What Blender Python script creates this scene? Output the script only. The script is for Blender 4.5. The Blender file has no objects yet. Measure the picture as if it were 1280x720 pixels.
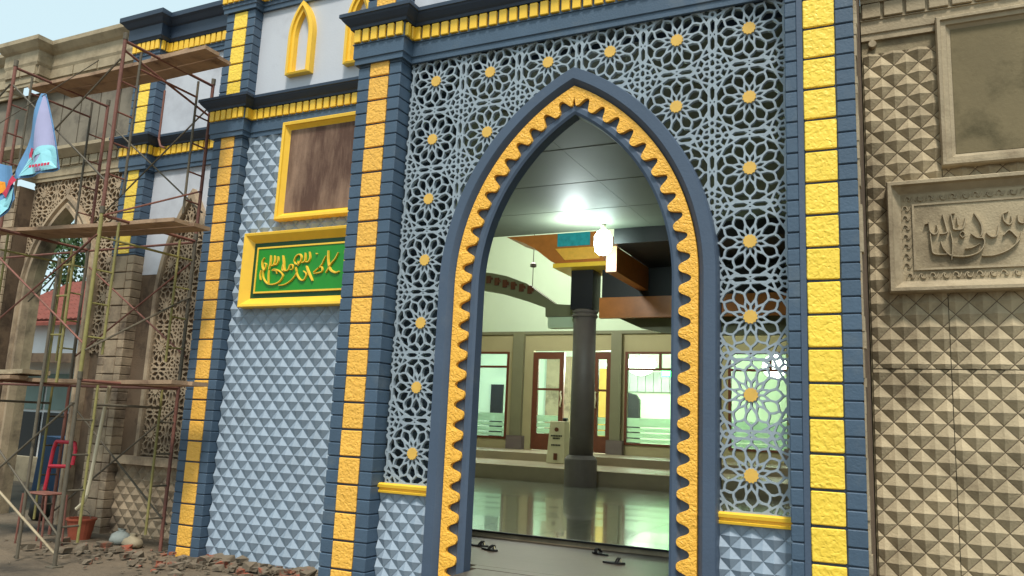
import bpy, bmesh, math, random
import numpy as np
from mathutils import Matrix, Vector
random.seed(7)
R = math.radians
S = bpy.context.scene
COL = S.collection

# ------------------------------------------------------------------ camera
cam_d = bpy.data.cameras.new('camera'); cam = bpy.data.objects.new('camera', cam_d); COL.objects.link(cam)
right = Vector((0.89909524, 0.43546621, 0.04468697))
down = Vector((-0.03447684, 0.17220709, -0.98445724))
fwd = Vector((-0.43639327, 0.88358016, 0.16984407))
mw = Matrix.Identity(4)
for i in range(3):
    mw[i][0] = right[i]; mw[i][1] = -down[i]; mw[i][2] = -fwd[i]
mw[2][3] = 1.6
cam.matrix_world = mw
cam_d.sensor_width = 36; cam_d.lens = 1011 / 1280 * 36
cam_d.clip_start = 0.05; cam_d.clip_end = 900
S.camera = cam

# ------------------------------------------------------------------ sky, sun, exposure
SUN_EL, SUN_AZ = 60, 152            # azimuth measured clockwise from +Y
W = bpy.data.worlds.new('World'); S.world = W; W.use_nodes = True
nt = W.node_tree; bg = nt.nodes['Background']
sky = nt.nodes.new('ShaderNodeTexSky'); sky.sky_type = 'NISHITA'; sky.sun_disc = False
sky.sun_elevation = R(SUN_EL); sky.sun_rotation = R(SUN_AZ); sky.air_density = 1.0; sky.dust_density = 4.0; sky.ozone_density = 1.0
# thin even overcast veil over the clear sky
veil = nt.nodes.new('ShaderNodeMix'); veil.data_type = 'RGBA'; veil.inputs[0].default_value = 0.7
veil.inputs[7].default_value = (7.2, 9.3, 9.7, 1)
nt.links.new(sky.outputs[0], veil.inputs[6]); nt.links.new(veil.outputs[2], bg.inputs[0])
bg.inputs[1].default_value = 0.096
sd = bpy.data.lights.new('sun', 'SUN'); sd.energy = 2.7; sd.angle = R(10); sd.color = (1.0, 0.94, 0.84)
sun = bpy.data.objects.new('sun', sd); COL.objects.link(sun)
dv = Vector((math.sin(R(SUN_AZ)) * math.cos(R(SUN_EL)), math.cos(R(SUN_AZ)) * math.cos(R(SUN_EL)), math.sin(R(SUN_EL))))
sun.rotation_euler = dv.to_track_quat('Z', 'Y').to_euler(); sun.location = dv * 40
S.view_settings.view_transform = 'Standard'; S.view_settings.look = 'None'
S.view_settings.exposure = 0.36; S.view_settings.gamma = 1.0; S.view_settings.use_curve_mapping = False
try:
    S.cycles.max_bounces = 8; S.cycles.diffuse_bounces = 4; S.cycles.glossy_bounces = 4; S.cycles.transmission_bounces = 6
    S.cycles.sample_clamp_indirect = 6
except Exception: pass

# ------------------------------------------------------------------ materials
def lin(r, g, b):
    f = lambda c: (c / 255 / 12.92) if c / 255 <= 0.04045 else ((c / 255 + 0.055) / 1.055) ** 2.4
    return (f(r), f(g), f(b), 1)
def mat(name, rgb, rough=0.7, var=0.12, scale=3.0, bump=0.0, bscale=40.0, rnd=0.0, stain=None, stain_scale=1.2, stain_lo=.5, stain_hi=.68,
        metal=0.0, emit=None, estr=0.0, coat=0.0, bdist=0.01, vor=False, spec=0.5, streak=None):
    m = bpy.data.materials.new(name); m.use_nodes = True
    t = m.node_tree; b = t.nodes['Principled BSDF']; N = t.nodes.new; L = t.links.new
    b.inputs['Roughness'].default_value = rough; b.inputs['Metallic'].default_value = metal
    b.inputs['Specular IOR Level'].default_value = spec
    if coat: b.inputs['Coat Weight'].default_value = coat; b.inputs['Coat Roughness'].default_value = .15
    g = N('ShaderNodeNewGeometry')
    n = N('ShaderNodeTexNoise'); n.inputs['Scale'].default_value = scale; n.inputs['Detail'].default_value = 7; n.inputs['Roughness'].default_value = .62
    L(g.outputs['Position'], n.inputs['Vector'])
    mr = N('ShaderNodeMapRange'); mr.inputs[1].default_value = .25; mr.inputs[2].default_value = .75
    mr.inputs[3].default_value = 1 - var; mr.inputs[4].default_value = 1 + var
    L(n.outputs[0], mr.inputs[0])
    fac = mr.outputs[0]
    if rnd:
        oi = N('ShaderNodeObjectInfo'); m2 = N('ShaderNodeMapRange')
        m2.inputs[3].default_value = 1 - rnd; m2.inputs[4].default_value = 1 + rnd
        L(oi.outputs['Random'], m2.inputs[0])
        mm = N('ShaderNodeMath'); mm.operation = 'MULTIPLY'; L(fac, mm.inputs[0]); L(m2.outputs[0], mm.inputs[1]); fac = mm.outputs[0]
    c = N('ShaderNodeVectorMath'); c.operation = 'SCALE'; c.inputs[0].default_value = lin(*rgb)[:3]; L(fac, c.inputs['Scale'])
    out = c.outputs[0]
    if stain:
        s = N('ShaderNodeTexNoise'); s.inputs['Scale'].default_value = stain_scale; s.inputs['Detail'].default_value = 8; s.inputs['Roughness'].default_value = .65
        if streak:
            mp = N('ShaderNodeMapping'); mp.inputs['Scale'].default_value = (streak, streak, .25); L(g.outputs['Position'], mp.inputs[0]); L(mp.outputs[0], s.inputs['Vector'])
        else: L(g.outputs['Position'], s.inputs['Vector'])
        sr = N('ShaderNodeMapRange'); sr.inputs[1].default_value = stain_lo; sr.inputs[2].default_value = stain_hi; L(s.outputs[0], sr.inputs[0])
        mx = N('ShaderNodeMix'); mx.data_type = 'RGBA'; L(sr.outputs[0], mx.inputs[0]); L(out, mx.inputs[6]); mx.inputs[7].default_value = lin(*stain); out = mx.outputs[2]
    L(out, b.inputs['Base Color'])
    if bump:
        if vor:
            bn = N('ShaderNodeTexVoronoi'); bn.inputs['Scale'].default_value = bscale; bn.feature = 'SMOOTH_F1'
            dn = N('ShaderNodeTexNoise'); dn.inputs['Scale'].default_value = bscale * .6; L(g.outputs['Position'], dn.inputs['Vector'])
            ad = N('ShaderNodeVectorMath'); ad.operation = 'MULTIPLY_ADD'; L(dn.outputs[1], ad.inputs[0]); ad.inputs[1].default_value = (.08, .08, .08); L(g.outputs['Position'], ad.inputs[2])
            L(ad.outputs[0], bn.inputs['Vector'])
        else:
            bn = N('ShaderNodeTexNoise'); bn.inputs['Scale'].default_value = bscale; bn.inputs['Detail'].default_value = 5
            L(g.outputs['Position'], bn.inputs['Vector'])
        bp = N('ShaderNodeBump'); bp.inputs['Strength'].default_value = bump; bp.inputs['Distance'].default_value = bdist
        L(bn.outputs[0], bp.inputs['Height']); L(bp.outputs[0], b.inputs['Normal'])
    if emit: b.inputs['Emission Color'].default_value = lin(*emit); b.inputs['Emission Strength'].default_value = estr
    return m
M = {}
M['blue'] = mat('slate_blue_paint', (68, 88, 108), .5, .12, 2.5, .3, 50, rnd=.08, stain=(108, 116, 120), stain_scale=1.8, stain_lo=.56, stain_hi=.9)
M['blue_dark'] = mat('dark_slate_paint', (44, 58, 76), .5, .10, 4, .2, 60)
M['blue_frame'] = mat('arch_frame_paint', (70, 85, 105), .5, .09, 2, .2, 40, stain=(102, 110, 120), stain_scale=1.5, stain_lo=.58, stain_hi=.9)
M['pyr'] = mat('pale_blue_relief_paint', (144, 160, 176), .55, .10, 1.6, .25, 50, rnd=.07, stain=(118, 130, 140), stain_scale=2.2, stain_lo=.55, stain_hi=.85)
M['lat'] = mat('lattice_paint', (148, 161, 171), .6, .10, 5, .2, 60, rnd=.03)
M['gold'] = mat('lemon_gold_paint', (250, 212, 74), .45, .06, 9, .6, 30, rnd=.04, bdist=.014, vor=True)
M['gold_p'] = mat('gold_paint_warm_light', (240, 182, 76), .48, .08, 9, .8, 32, rnd=.05, bdist=.012, vor=True)  # same gold paint; warmer light on the left pilasters put into the colour
M['gold_s'] = mat('smooth_gold_paint', (248, 200, 62), .4, .06, 6, .15, 60)
M['gold_t'] = mat('gold_trim_paint', (246, 184, 70), .42, .10, 9, .8, 42, bdist=.012, vor=True)
M['ros'] = mat('rosette_gold', (222, 178, 84), .5, .1, 12, .2, 60)
M['white'] = mat('white_wall_paint', (196, 200, 208), .7, .05, 1.5, .15, 40, stain=(170, 172, 180), stain_scale=.8)
M['cement'] = mat('raw_cement', (156, 142, 112), .85, .16, 3, .5, 50, stain=(86, 74, 56), stain_scale=1.3, stain_lo=.5, stain_hi=.72)
M['cement_p'] = mat('cast_cement_relief', (180, 164, 134), .88, .16, 5, .6, 50, rnd=.10, stain=(84, 70, 50), stain_scale=1.3, stain_lo=.46, stain_hi=.74)
M['cement_d'] = mat('dark_cement', (104, 86, 68), .9, .2, 3, .5, 50, stain=(60, 46, 36), stain_scale=2)
M['cement_l'] = mat('pale_cement', (168, 153, 126), .85, .18, 4, .5, 40, stain=(104, 88, 66), stain_scale=1.8, stain_lo=.5, stain_hi=.78)
M['cement_g'] = mat('grey_cement_board', (126, 118, 104), .9, .2, 3, .3, 30, stain=(86, 80, 72), stain_scale=2)
M['cement_s'] = mat('stained_cement_panel', (120, 108, 80), .9, .16, 2, .3, 30, stain=(84, 76, 52), stain_scale=2.2)
M['brownp'] = mat('brown_plaster', (146, 118, 98), .8, .16, 5, .25, 30, stain=(88, 62, 50), stain_scale=1.6, stain_lo=.44, stain_hi=.6, streak=1.3)
M['cement_w'] = mat('weathered_cement', (172, 152, 126), .9, .2, 3, .6, 40, rnd=.12, stain=(88, 74, 62), stain_scale=1.6, stain_lo=.45, stain_hi=.68)
M['gatefloor'] = mat('dull_gate_floor', (84, 76, 64), .4, .18, 2, .15, 20)
M['green'] = mat('green_sign_paint', (28, 140, 36), .45, .06, 4, .05)
M['green_d'] = mat('dark_green_border', (10, 70, 30), .5, .1, 6)
M['ground'] = mat('dirt_ground', (112, 98, 80), .95, .28, 1.4, .8, 14, stain=(62, 54, 44), stain_scale=.7, stain_lo=.45, stain_hi=.65, bdist=.04)
M['rock'] = mat('rubble', (112, 100, 84), .95, .2, 6, .6, 30, stain=(150, 80, 58), stain_scale=3, stain_lo=.56, stain_hi=.64)
M['rust'] = mat('rusty_steel', (122, 78, 66), .7, .25, 12, .3, 60, rnd=.15)
M['steel_y'] = mat('worn_yellow_steel', (134, 126, 74), .7, .25, 10, .3, 60, rnd=.12)
M['steel_g'] = mat('grimy_steel', (92, 84, 70), .7, .25, 10, .3, 60, rnd=.15)
M['red'] = mat('red_paint', (168, 30, 50), .5, .15, 10)
M['plank'] = mat('scaffold_plank', (160, 132, 106), .85, .25, 6, .4, 40, rnd=.12, stain=(110, 84, 66), stain_scale=3)
M['pvc'] = mat('white_plastic', (222, 210, 180), .4, .05)
M['terra'] = mat('terracotta', (156, 78, 54), .8, .2, 8)
M['tile'] = mat('polished_floor_tile', (158, 162, 144), .03, .08, 1.2, spec=1.0, coat=1.0)
M['floor'] = mat('matt_floor', (142, 128, 104), .45, .10, 2, .1, 20)
M['olive'] = mat('olive_wall_paint', (160, 152, 112), .7, .06, 1.5)
M['mint'] = mat('mint_wall_paint', (196, 214, 184), .7, .03, 1)
M['beamg'] = mat('grey_green_beam', (116, 116, 88), .6, .08, 2)
M['pvcc'] = mat('ceiling_panel', (94, 100, 86), .62, .05, 1, rnd=.06)
M['wood'] = mat('brown_wood', (96, 50, 30), .45, .2, 6)
M['woodo'] = mat('orange_wood', (186, 112, 48), .4, .15, 5)
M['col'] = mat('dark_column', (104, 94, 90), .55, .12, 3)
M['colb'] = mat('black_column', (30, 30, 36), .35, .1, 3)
M['cream'] = mat('cream_box', (190, 184, 150), .5, .06)
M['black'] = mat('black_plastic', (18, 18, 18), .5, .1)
M['frost'] = mat('frosted_film', (214, 245, 222), .5, .03)
M['frost'].node_tree.nodes['Principled BSDF'].inputs['Transmission Weight'].default_value = .75
M['curtain'] = mat('curtain', (150, 156, 150), .8, .1, 4)
M['ochre'] = mat('ochre_panel', (190, 150, 70), .6, .1)
M['lamp'] = mat('lamp_glow', (255, 255, 255), .4, 0, emit=(225, 255, 250), estr=20)
M['chand'] = mat('chandelier_glow', (255, 255, 255), .4, 0, emit=(235, 255, 225), estr=14)
M['exit'] = mat('green_led', (20, 200, 60), .4, 0, emit=(20, 255, 70), estr=8)
M['exitw'] = mat('white_led', (240, 255, 240), .4, 0, emit=(220, 255, 220), estr=8)
M['teal'] = mat('teal_glass_glow', (30, 120, 120), .2, .4, 8, emit=(20, 110, 120), estr=.5)
M['flag'] = mat('blue_flag_cloth', (100, 146, 190), .7, .1, 5)
M['flagl'] = mat('pale_flag_print', (150, 214, 226), .7, .06, 5)
M['flagp'] = mat('lilac_flag_print', (164, 164, 200), .7, .06, 5)
M['redp'] = mat('red_print', (214, 60, 90), .7, .1)
M['orange'] = mat('orange_print', (236, 150, 30), .7, .1)
M['roof'] = mat('red_roof_tile', (118, 60, 48), .8, .25, 5, rnd=.12)
M['bwall'] = mat('grey_white_wall', (214, 216, 216), .8, .1, 1)
M['teald'] = mat('shop_shutter', (112, 134, 128), .6, .12, 2)
M['leaf'] = mat('leaf', (52, 86, 34), .6, .35, 2, rnd=.3)
M['bark'] = mat('bark', (84, 66, 50), .9, .2, 8)
M['bluebin'] = mat('blue_tarp', (46, 84, 124), .6, .15, 4)
g = bpy.data.materials.new('glass'); g.use_nodes = True
b = g.node_tree.nodes['Principled BSDF']; b.inputs['Base Color'].default_value = (.9, 1, .95, 1); b.inputs['Roughness'].default_value = .02
b.inputs['Transmission Weight'].default_value = 1; b.inputs['IOR'].default_value = 1.02
M['glass'] = g

# ------------------------------------------------------------------ helpers
WORLD = {}
def link(o, parent=None, loc=(0, 0, 0)):
    COL.objects.link(o); o.location = loc
    WORLD[o.name] = Vector(loc)
    if parent is not None:
        o.parent = parent; o.matrix_parent_inverse = Matrix.Translation(-WORLD[parent.name])
    return o
def tag(o, label=None, cat=None, group=None, kind=None):
    if label: o['label'] = label
    if cat: o['category'] = cat
    if group: o['group'] = group
    if kind: o['kind'] = kind
    return o
def empty(name, loc, label, cat, group=None):
    o = bpy.data.objects.new(name, None); link(o, None, loc); o.empty_display_size = .2
    return tag(o, label, cat, group)
class MB:
    def __init__(s): s.v = []; s.f = []
    def add(s, vs, fs):
        n = len(s.v); s.v += [tuple(v) for v in vs]; s.f += [tuple(i + n for i in f) for f in fs]; return s
    def box(s, x0, x1, y0, y1, z0, z1):
        v = [(x, y, z) for z in (z0, z1) for y in (y0, y1) for x in (x0, x1)]
        return s.add(v, [(0, 2, 3, 1), (4, 5, 7, 6), (0, 1, 5, 4), (2, 6, 7, 3), (0, 4, 6, 2), (1, 3, 7, 5)])
    def tube(s, p, q, r, n=8, r2=None):
        p = Vector(p); q = Vector(q); d = (q - p)
        if d.length < 1e-6: return s
        d.normalize(); a = d.orthogonal().normalized(); bb = d.cross(a); r2 = r if r2 is None else r2
        vs = []
        for c, rr in ((p, r), (q, r2)):
            for i in range(n):
                t = 2 * math.pi * i / n; vs.append(c + (a * math.cos(t) + bb * math.sin(t)) * rr)
        fs = [(i, (i + 1) % n, n + (i + 1) % n, n + i) for i in range(n)] + [tuple(range(n))[::-1], tuple(range(n, 2 * n))]
        return s.add(vs, fs)
    def path(s, pts, r, n=8):
        for a, b2 in zip(pts[:-1], pts[1:]): s.tube(a, b2, r, n)
        return s
    def prism(s, poly, y0, y1):           # polygon in x,z extruded along y
        n = len(poly)
        vs = [(x, y0, z) for x, z in poly] + [(x, y1, z) for x, z in poly]
        return s.add(vs, [tuple(range(n)), tuple(range(2 * n - 1, n - 1, -1))] + [(i, i + n, (i + 1) % n + n, (i + 1) % n) for i in range(n)])
    def lathe(s, cx, cy, prof, n=24):
        vs = []; fs = []
        for r, z in prof:
            for i in range(n):
                t = 2 * math.pi * i / n; vs.append((cx + r * math.cos(t), cy + r * math.sin(t), z))
        for k in range(len(prof) - 1):
            for i in range(n):
                j = (i + 1) % n; fs.append((k * n + i, k * n + j, (k + 1) * n + j, (k + 1) * n + i))
        fs += [tuple(range(n))[::-1], tuple(range((len(prof) - 1) * n, len(prof) * n))]
        return s.add(vs, fs)
    def sweep(s, path, prof):             # profile of (offset out, z) along a plan path facing -y when it runs +x
        n = len(prof); nv = []
        for i, p in enumerate(path):
            ds = []
            if i > 0: ds.append(Vector((path[i][0] - path[i-1][0], path[i][1] - path[i-1][1])).normalized())
            if i < len(path) - 1: ds.append(Vector((path[i+1][0] - path[i][0], path[i+1][1] - path[i][1])).normalized())
            ns = [Vector((d.y, -d.x)) for d in ds]
            m = ns[0] if len(ns) == 1 else (ns[0] + ns[1]) / (1 + ns[0].dot(ns[1]))
            for o, z in prof: nv.append((p[0] + m.x * o, p[1] + m.y * o, z))
        fs = []
        for i in range(len(path) - 1):
            for k in range(n): 
                k2 = (k + 1) % n; fs.append((i * n + k, (i + 1) * n + k, (i + 1) * n + k2, i * n + k2))
        fs += [tuple(range(n))[::-1], tuple(range((len(path) - 1) * n, len(path) * n))]
        return s.add(nv, fs)
    def mesh(s, name, m, smooth=False, bevel=0, fix=True):
        me = bpy.data.meshes.new(name); me.from_pydata(s.v, [], s.f)
        if fix or bevel:
            bm = bmesh.new(); bm.from_mesh(me); bmesh.ops.recalc_face_normals(bm, faces=bm.faces)
            if bevel: bmesh.ops.bevel(bm, geom=bm.edges[:], offset=bevel, segments=1, affect='EDGES', profile=.5)
            bm.to_mesh(me); bm.free()
        me.materials.append(m)
        if smooth:
            for p in me.polygons: p.use_smooth = True
        me.update(); return me
    def build(s, name, m, parent=None, smooth=False, bevel=0, fix=True, label=None):
        o = bpy.data.objects.new(name, s.mesh(name, m, smooth, bevel, fix)); link(o, parent)
        if label: o['label'] = label
        return o
def inst(name, me, loc, parent): return link(bpy.data.objects.new(name, me), parent, loc)
def struct(o): o['kind'] = 'structure'; return o
_bc = {}
def block(w, d, h, m, bev=.006):          # bevelled box, origin at its centre, shared by size
    k = (round(w, 3), round(d, 3), round(h, 3), m.name)
    if k not in _bc: _bc[k] = MB().box(-w/2, w/2, -d/2, d/2, -h/2, h/2).mesh('block', m, bevel=bev)
    return _bc[k]

# ------------------------------------------------------------------ lattice field (square cell with a twelve-fold rosette)
def seg_list():
    P = lambda r, a: (r * math.sin(R(a)), r * math.cos(R(a)))
    segs = []
    for k in range(12):
        for sg in (1, -1):
            A = lambda r, a: P(r, 30 * k + sg * a)
            segs += [(A(.088, 0), A(.15, 0)), (A(.15, 0), A(.235, 15)), (A(.235, 15), A(.315, 15)), (A(.315, 15), A(.352, 9)), (A(.352, 9), A(.392, 0)),
                     (A(.392, 0), A(.448, 0)), (A(.448, 0), A(.468, 15))]
    c = []
    c += [((.5, 0), (.43, .044)), ((.43, .044), (.30, .046)), ((.30, .046), (.245, 0)), ((.245, 0), (.215, .040)), ((.215, .040), (.175, .040)),
          ((.175, .040), (.145, 0)), ((.145, 0), (.118, .040)), ((.118, .040), (.078, .042)), ((.078, .042), (.044, .044)), ((.044, .044), (.0, .020)),
          ((.245, .0), (.171, .171)), ((.235, .03), (.30, .07)), ((.145, 0), (.10, .10)), ((.10, .10), (.171, .171))]
    for a, b2 in c:
        for sx in (1, -1):
            for sy in (1, -1):
                for sw in (0, 1):
                    q = []
                    for (u, v) in (a, b2):
                        if sw: u, v = v, u
                        q.append((sx * (.5 - u), sy * (.5 - v)))
                    segs.append(tuple(q))
    return segs
SEG = np.array(seg_list())
NG = 76
def dist_grid():
    t = np.linspace(-.5, .5, NG + 1); X, Z = np.meshgrid(t, t, indexing='ij')
    D = np.full(X.shape, 9.0)
    for (ax, az), (bx, bz) in SEG:
        dx, dz = bx - ax, bz - az; L2 = dx * dx + dz * dz
        if L2 < 1e-9: continue
        u = np.clip(((X - ax) * dx + (Z - az) * dz) / L2, 0, 1)
        D = np.minimum(D, np.hypot(X - ax - u * dx, Z - az - u * dz))
    hw = .0134
    F = D - hw
    F = np.minimum(F, np.hypot(X, Z) - .097)       # solid hub
    return X, Z, F
GX, GZ, GF = dist_grid()
def march(F, cell, thick, name, m):
    """solid where F<0; front face at y=0, walls going back to y=thick"""
    n = F.shape[0] - 1; mb = MB(); vid = {}
    xs = GX[:, 0] * cell; zs = GZ[0, :] * cell
    def corner(i, j):
        k = ('c', i, j)
        if k not in vid: vid[k] = len(mb.v); mb.v.append((xs[i], 0, zs[j]))
        return vid[k]
    def edge(i, j, i2, j2):
        k = ('e',) + ((i, j, i2, j2) if (i, j) < (i2, j2) else (i2, j2, i, j))
        if k not in vid:
            a, b2 = F[i, j], F[i2, j2]; t = a / (a - b2)
            vid[k] = len(mb.v); mb.v.append((xs[i] + (xs[i2] - xs[i]) * t, 0, zs[j] + (zs[j2] - zs[j]) * t))
        return vid[k]
    walls = []
    S4 = (F[:-1, :-1] < 0).astype(int) + (F[1:, :-1] < 0) + (F[1:, 1:] < 0) + (F[:-1, 1:] < 0)
    for i in range(n):
        j = 0
        while j < n:
            s4 = S4[i, j]
            if s4 == 0: j += 1; continue
            if s4 == 4:
                mb.f.append((corner(i, j), corner(i + 1, j), corner(i + 1, j + 1), corner(i, j + 1))); j += 1; continue
            cs = [(i, j), (i + 1, j), (i + 1, j + 1), (i, j + 1)]
            poly = []; cross = []
            for k in range(4):
                a, b2 = cs[k], cs[(k + 1) % 4]; ia = F[a] < 0; ib = F[b2] < 0
                if ia: poly.append(corner(*a))
                if ia != ib: e = edge(*a, *b2); poly.append(e); cross.append((e, ia))
            if len(poly) >= 3: mb.f.append(tuple(poly))
            if len(cross) == 2:
                e_out = cross[0][0] if cross[0][1] else cross[1][0]; e_in = cross[1][0] if cross[0][1] else cross[0][0]
                walls.append((e_out, e_in))
            elif len(cross) == 4:
                for q in range(4):
                    if cross[q][1]: walls.append((cross[q][0], cross[(q + 1) % 4][0]))
            j += 1
    bk = {}
    def back(e):
        if e not in bk: bk[e] = len(mb.v); x, y, z = mb.v[e]; mb.v.append((x, thick, z))
        return bk[e]
    for a, b2 in walls: mb.f.append((a, back(a), back(b2), b2))
    if not mb.f: return None
    return mb.mesh(name, m, fix=False)
def arch_hw(z, cx_k, Rr, z0):             # half width of a pointed arch at height z
    if z <= z0: return Rr - cx_k
    d = Rr * Rr - (z - z0) ** 2
    return -1 if d <= 0 else math.sqrt(d) - cx_k
def lattice(parent, x0, z0, nc, nr, Y, cell, m, clip=None, ros=None, thick=.042, name='lattice_tile'):
    """clip(X,Z) -> signed field, negative where lattice exists"""
    cache = {}
    rmesh = None
    if ros:
        mb = MB(); n = 24; pts = []
        for i in range(n):
            t = 2 * math.pi * i / n; r = cell * (.094 if i % 2 else .080); pts.append((r * math.cos(t), r * math.sin(t)))
        mb.prism(pts, -.014, .006); rmesh = mb.mesh('gold_rosette', ros)
    for c in range(nc):
        for r in range(nr):
            cx = x0 + (c + .5) * cell; cz = z0 + (r + .5) * cell
            F = GF; hub = True; key = 'full'
            if clip:
                C = clip(GX * cell + cx, GZ * cell + cz) / cell
                if C.min() >= 0: continue
                if C.max() > 0: F = np.maximum(GF, C); key = (c, r)
                hub = clip(np.array([[cx]]), np.array([[cz]]))[0, 0] < -.06
            if key not in cache: cache[key] = march(F, cell, thick, name, m)
            if cache[key] is None: continue
            o = inst(name, cache[key], (cx, Y + (random.uniform(-.003, .003) if key == 'full' else 0), cz), parent)
            if key == 'full': o.rotation_euler = (random.gauss(0, .002), random.choice((0, 1, 2, 3)) * math.pi / 2 + random.gauss(0, .002), random.gauss(0, .002))
            if rmesh and hub: inst('gold_rosette', rmesh, (cx, Y, cz), parent)

# ------------------------------------------------------------------ pyramid relief tiles
TW, TH, TP = .2145, .2225, .042
def pyr_poly(cx, cz, rect):
    x0, x1, z0, z1 = rect; out = []
    g = .965; hw, hh = TW / 2 * g, TH / 2 * g
    c = (cx, cz, TP); Rr = (cx + hw, cz, 0); Tt = (cx, cz + hh, 0); Ll = (cx - hw, cz, 0); Bb = (cx, cz - hh, 0)
    for tri in ((c, Tt, Rr), (c, Rr, Bb), (c, Bb, Ll), (c, Ll, Tt)):
        p = list(tri)
        for ax, lim, sg in ((0, x0, 1), (0, x1, -1), (1, z0, 1), (1, z1, -1)):
            q = []
            for i in range(len(p)):
                a, b2 = p[i], p[(i + 1) % len(p)]; da, db = sg * (a[ax] - lim), sg * (b2[ax] - lim)
                if da >= 0: q.append(a)
                if (da >= 0) != (db >= 0):
                    t = da / (da - db); q.append(tuple(a[k] + (b2[k] - a[k]) * t for k in range(3)))
            p = q
            if not p: break
        if len(p) >= 3: out.append(p)
    return out
_pc = {}
def pyramids(parent, rect, Y, m, avoid=(), limit=300, xvis=99, phase=(0, 0), size=1.0):
    global TW, TH, TP
    TW, TH, TP = .2145 * size, .2225 * size, .042 * size
    x0, x1, z0, z1 = rect; tiles = []
    ni = int((x1 - x0) / TW) + 3; nj = int((z1 - z0) / TH) + 3
    for s in (0, .5):
        for i in range(-1, ni):
            for j in range(-1, nj):
                cx = x0 + phase[0] + (i + s) * TW; cz = z1 - phase[1] - (j + s) * TH
                if cx < x0 - TW / 2 + .004 or cx > x1 + TW / 2 - .004 or cz < z0 - TH / 2 + .004 or cz > z1 + TH / 2 - .004: continue
                if any(a[0] + .02 < cx - TW/2 and cx + TW/2 < a[1] - .02 and a[2] + .02 < cz - TH/2 and cz + TH/2 < a[3] - .02 for a in avoid): continue
                full = x0 < cx - TW / 2 and cx + TW / 2 < x1 and z0 < cz - TH / 2 and cz + TH / 2 < z1
                tiles.append((0 if cx < xvis else 1, cz, cx, full))
    tiles.sort()
    rest = MB()
    for k, (pv, cz, cx, full) in enumerate(tiles):
        if k < limit and pv == 0:
            if full:
                pk = (m.name, size)
                if pk not in _pc:
                    mb = MB()
                    for p in pyr_poly(0, 0, (-9, 9, -9, 9)): mb.add([(a, -h, b2) for a, b2, h in p], [tuple(range(len(p)))])
                    _pc[pk] = mb.mesh('pyramid_tile', m, fix=False)
                me = _pc[pk]
            else:
                mb = MB()
                for p in pyr_poly(cx, cz, rect): mb.add([(a - cx, -h, b2 - cz) for a, b2, h in p], [tuple(range(len(p)))])
                if not mb.f: continue
                me = mb.mesh('pyramid_tile', m, fix=False)
            o = inst('pyramid_tile', me, (cx, Y, cz), parent); o.rotation_euler = (random.gauss(0, .012), random.gauss(0, .006), random.gauss(0, .012))
        else:
            for p in pyr_poly(cx, cz, rect): rest.add([(a, Y - h, b2) for a, b2, h in p], [tuple(range(len(p)))])
    if rest.f: tag(rest.build('pyramid_tile_field', m, parent, fix=False), kind='stuff')

# ------------------------------------------------------------------ pilaster and cornice builders
def pilaster(parent, x0, x1, Y, yb, z0, z1, gz_top, gz_bot, gold=True, bm_=None, gm=None, core=None, edge_top=None, sides=(1, 1), pitch=.2715, flat=False, side_depth=None):
    bm_ = bm_ or M['blue']; gm = gm or M['gold']; core = core or M['blue_dark']
    p = MB().box(x0 + .014, x1 - .014, Y + .014, yb, z0, z1).build('pilaster', core, parent)
    cx = (x0 + x1) / 2; gw = .247
    # gold squares down the middle
    z = gz_top
    while z > gz_bot + .03:
        zb = max(z - pitch, gz_bot); h = z - zb - .022
        if h > .02:
            inst('gold_block', block(gw, .05, h, gm, .007), (cx + random.uniform(-.002, .002), Y + .021 + random.uniform(-.002, .002), (z + zb) / 2), p).rotation_euler = (random.gauss(0, .004), random.gauss(0, .006), random.gauss(0, .006))
        z -= pitch
    # edge blocks
    hp = pitch / 2; zt = gz_top if edge_top is None else edge_top
    z = zt
    while z > z0 + .02:
        zb = max(z - hp, z0); h = z - zb - .008
        if h > .02:
            for s in (0, 1):
                if s == 0: a, b2 = x0, cx - gw / 2 - .006
                else: a, b2 = cx + gw / 2 + .006, x1
                if flat and s == 0: b2 -= .045
                d = (side_depth or (yb - Y)) if sides[s] else .10
                o = inst('edge_block', block(b2 - a, d, h, bm_, .008), ((a + b2) / 2, Y + d / 2 + random.uniform(-.002, .002), (z + zb) / 2), p); o.rotation_euler = (0, random.gauss(0, .006), random.gauss(0, .002))
        z -= hp
    if flat: MB().box(cx - gw/2 - .050, cx - gw/2 - .004, Y + .001, Y + .06, z0, zt).build('edge_strip', M['blue_frame'], p)
    return p
CROWN = [(.0, 5.872), (.085, 5.872), (.095, 5.90), (.12, 5.92), (.16, 5.965), (.17, 5.985), (.185, 5.99), (.185, 6.03), (.0, 6.05)]
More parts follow.
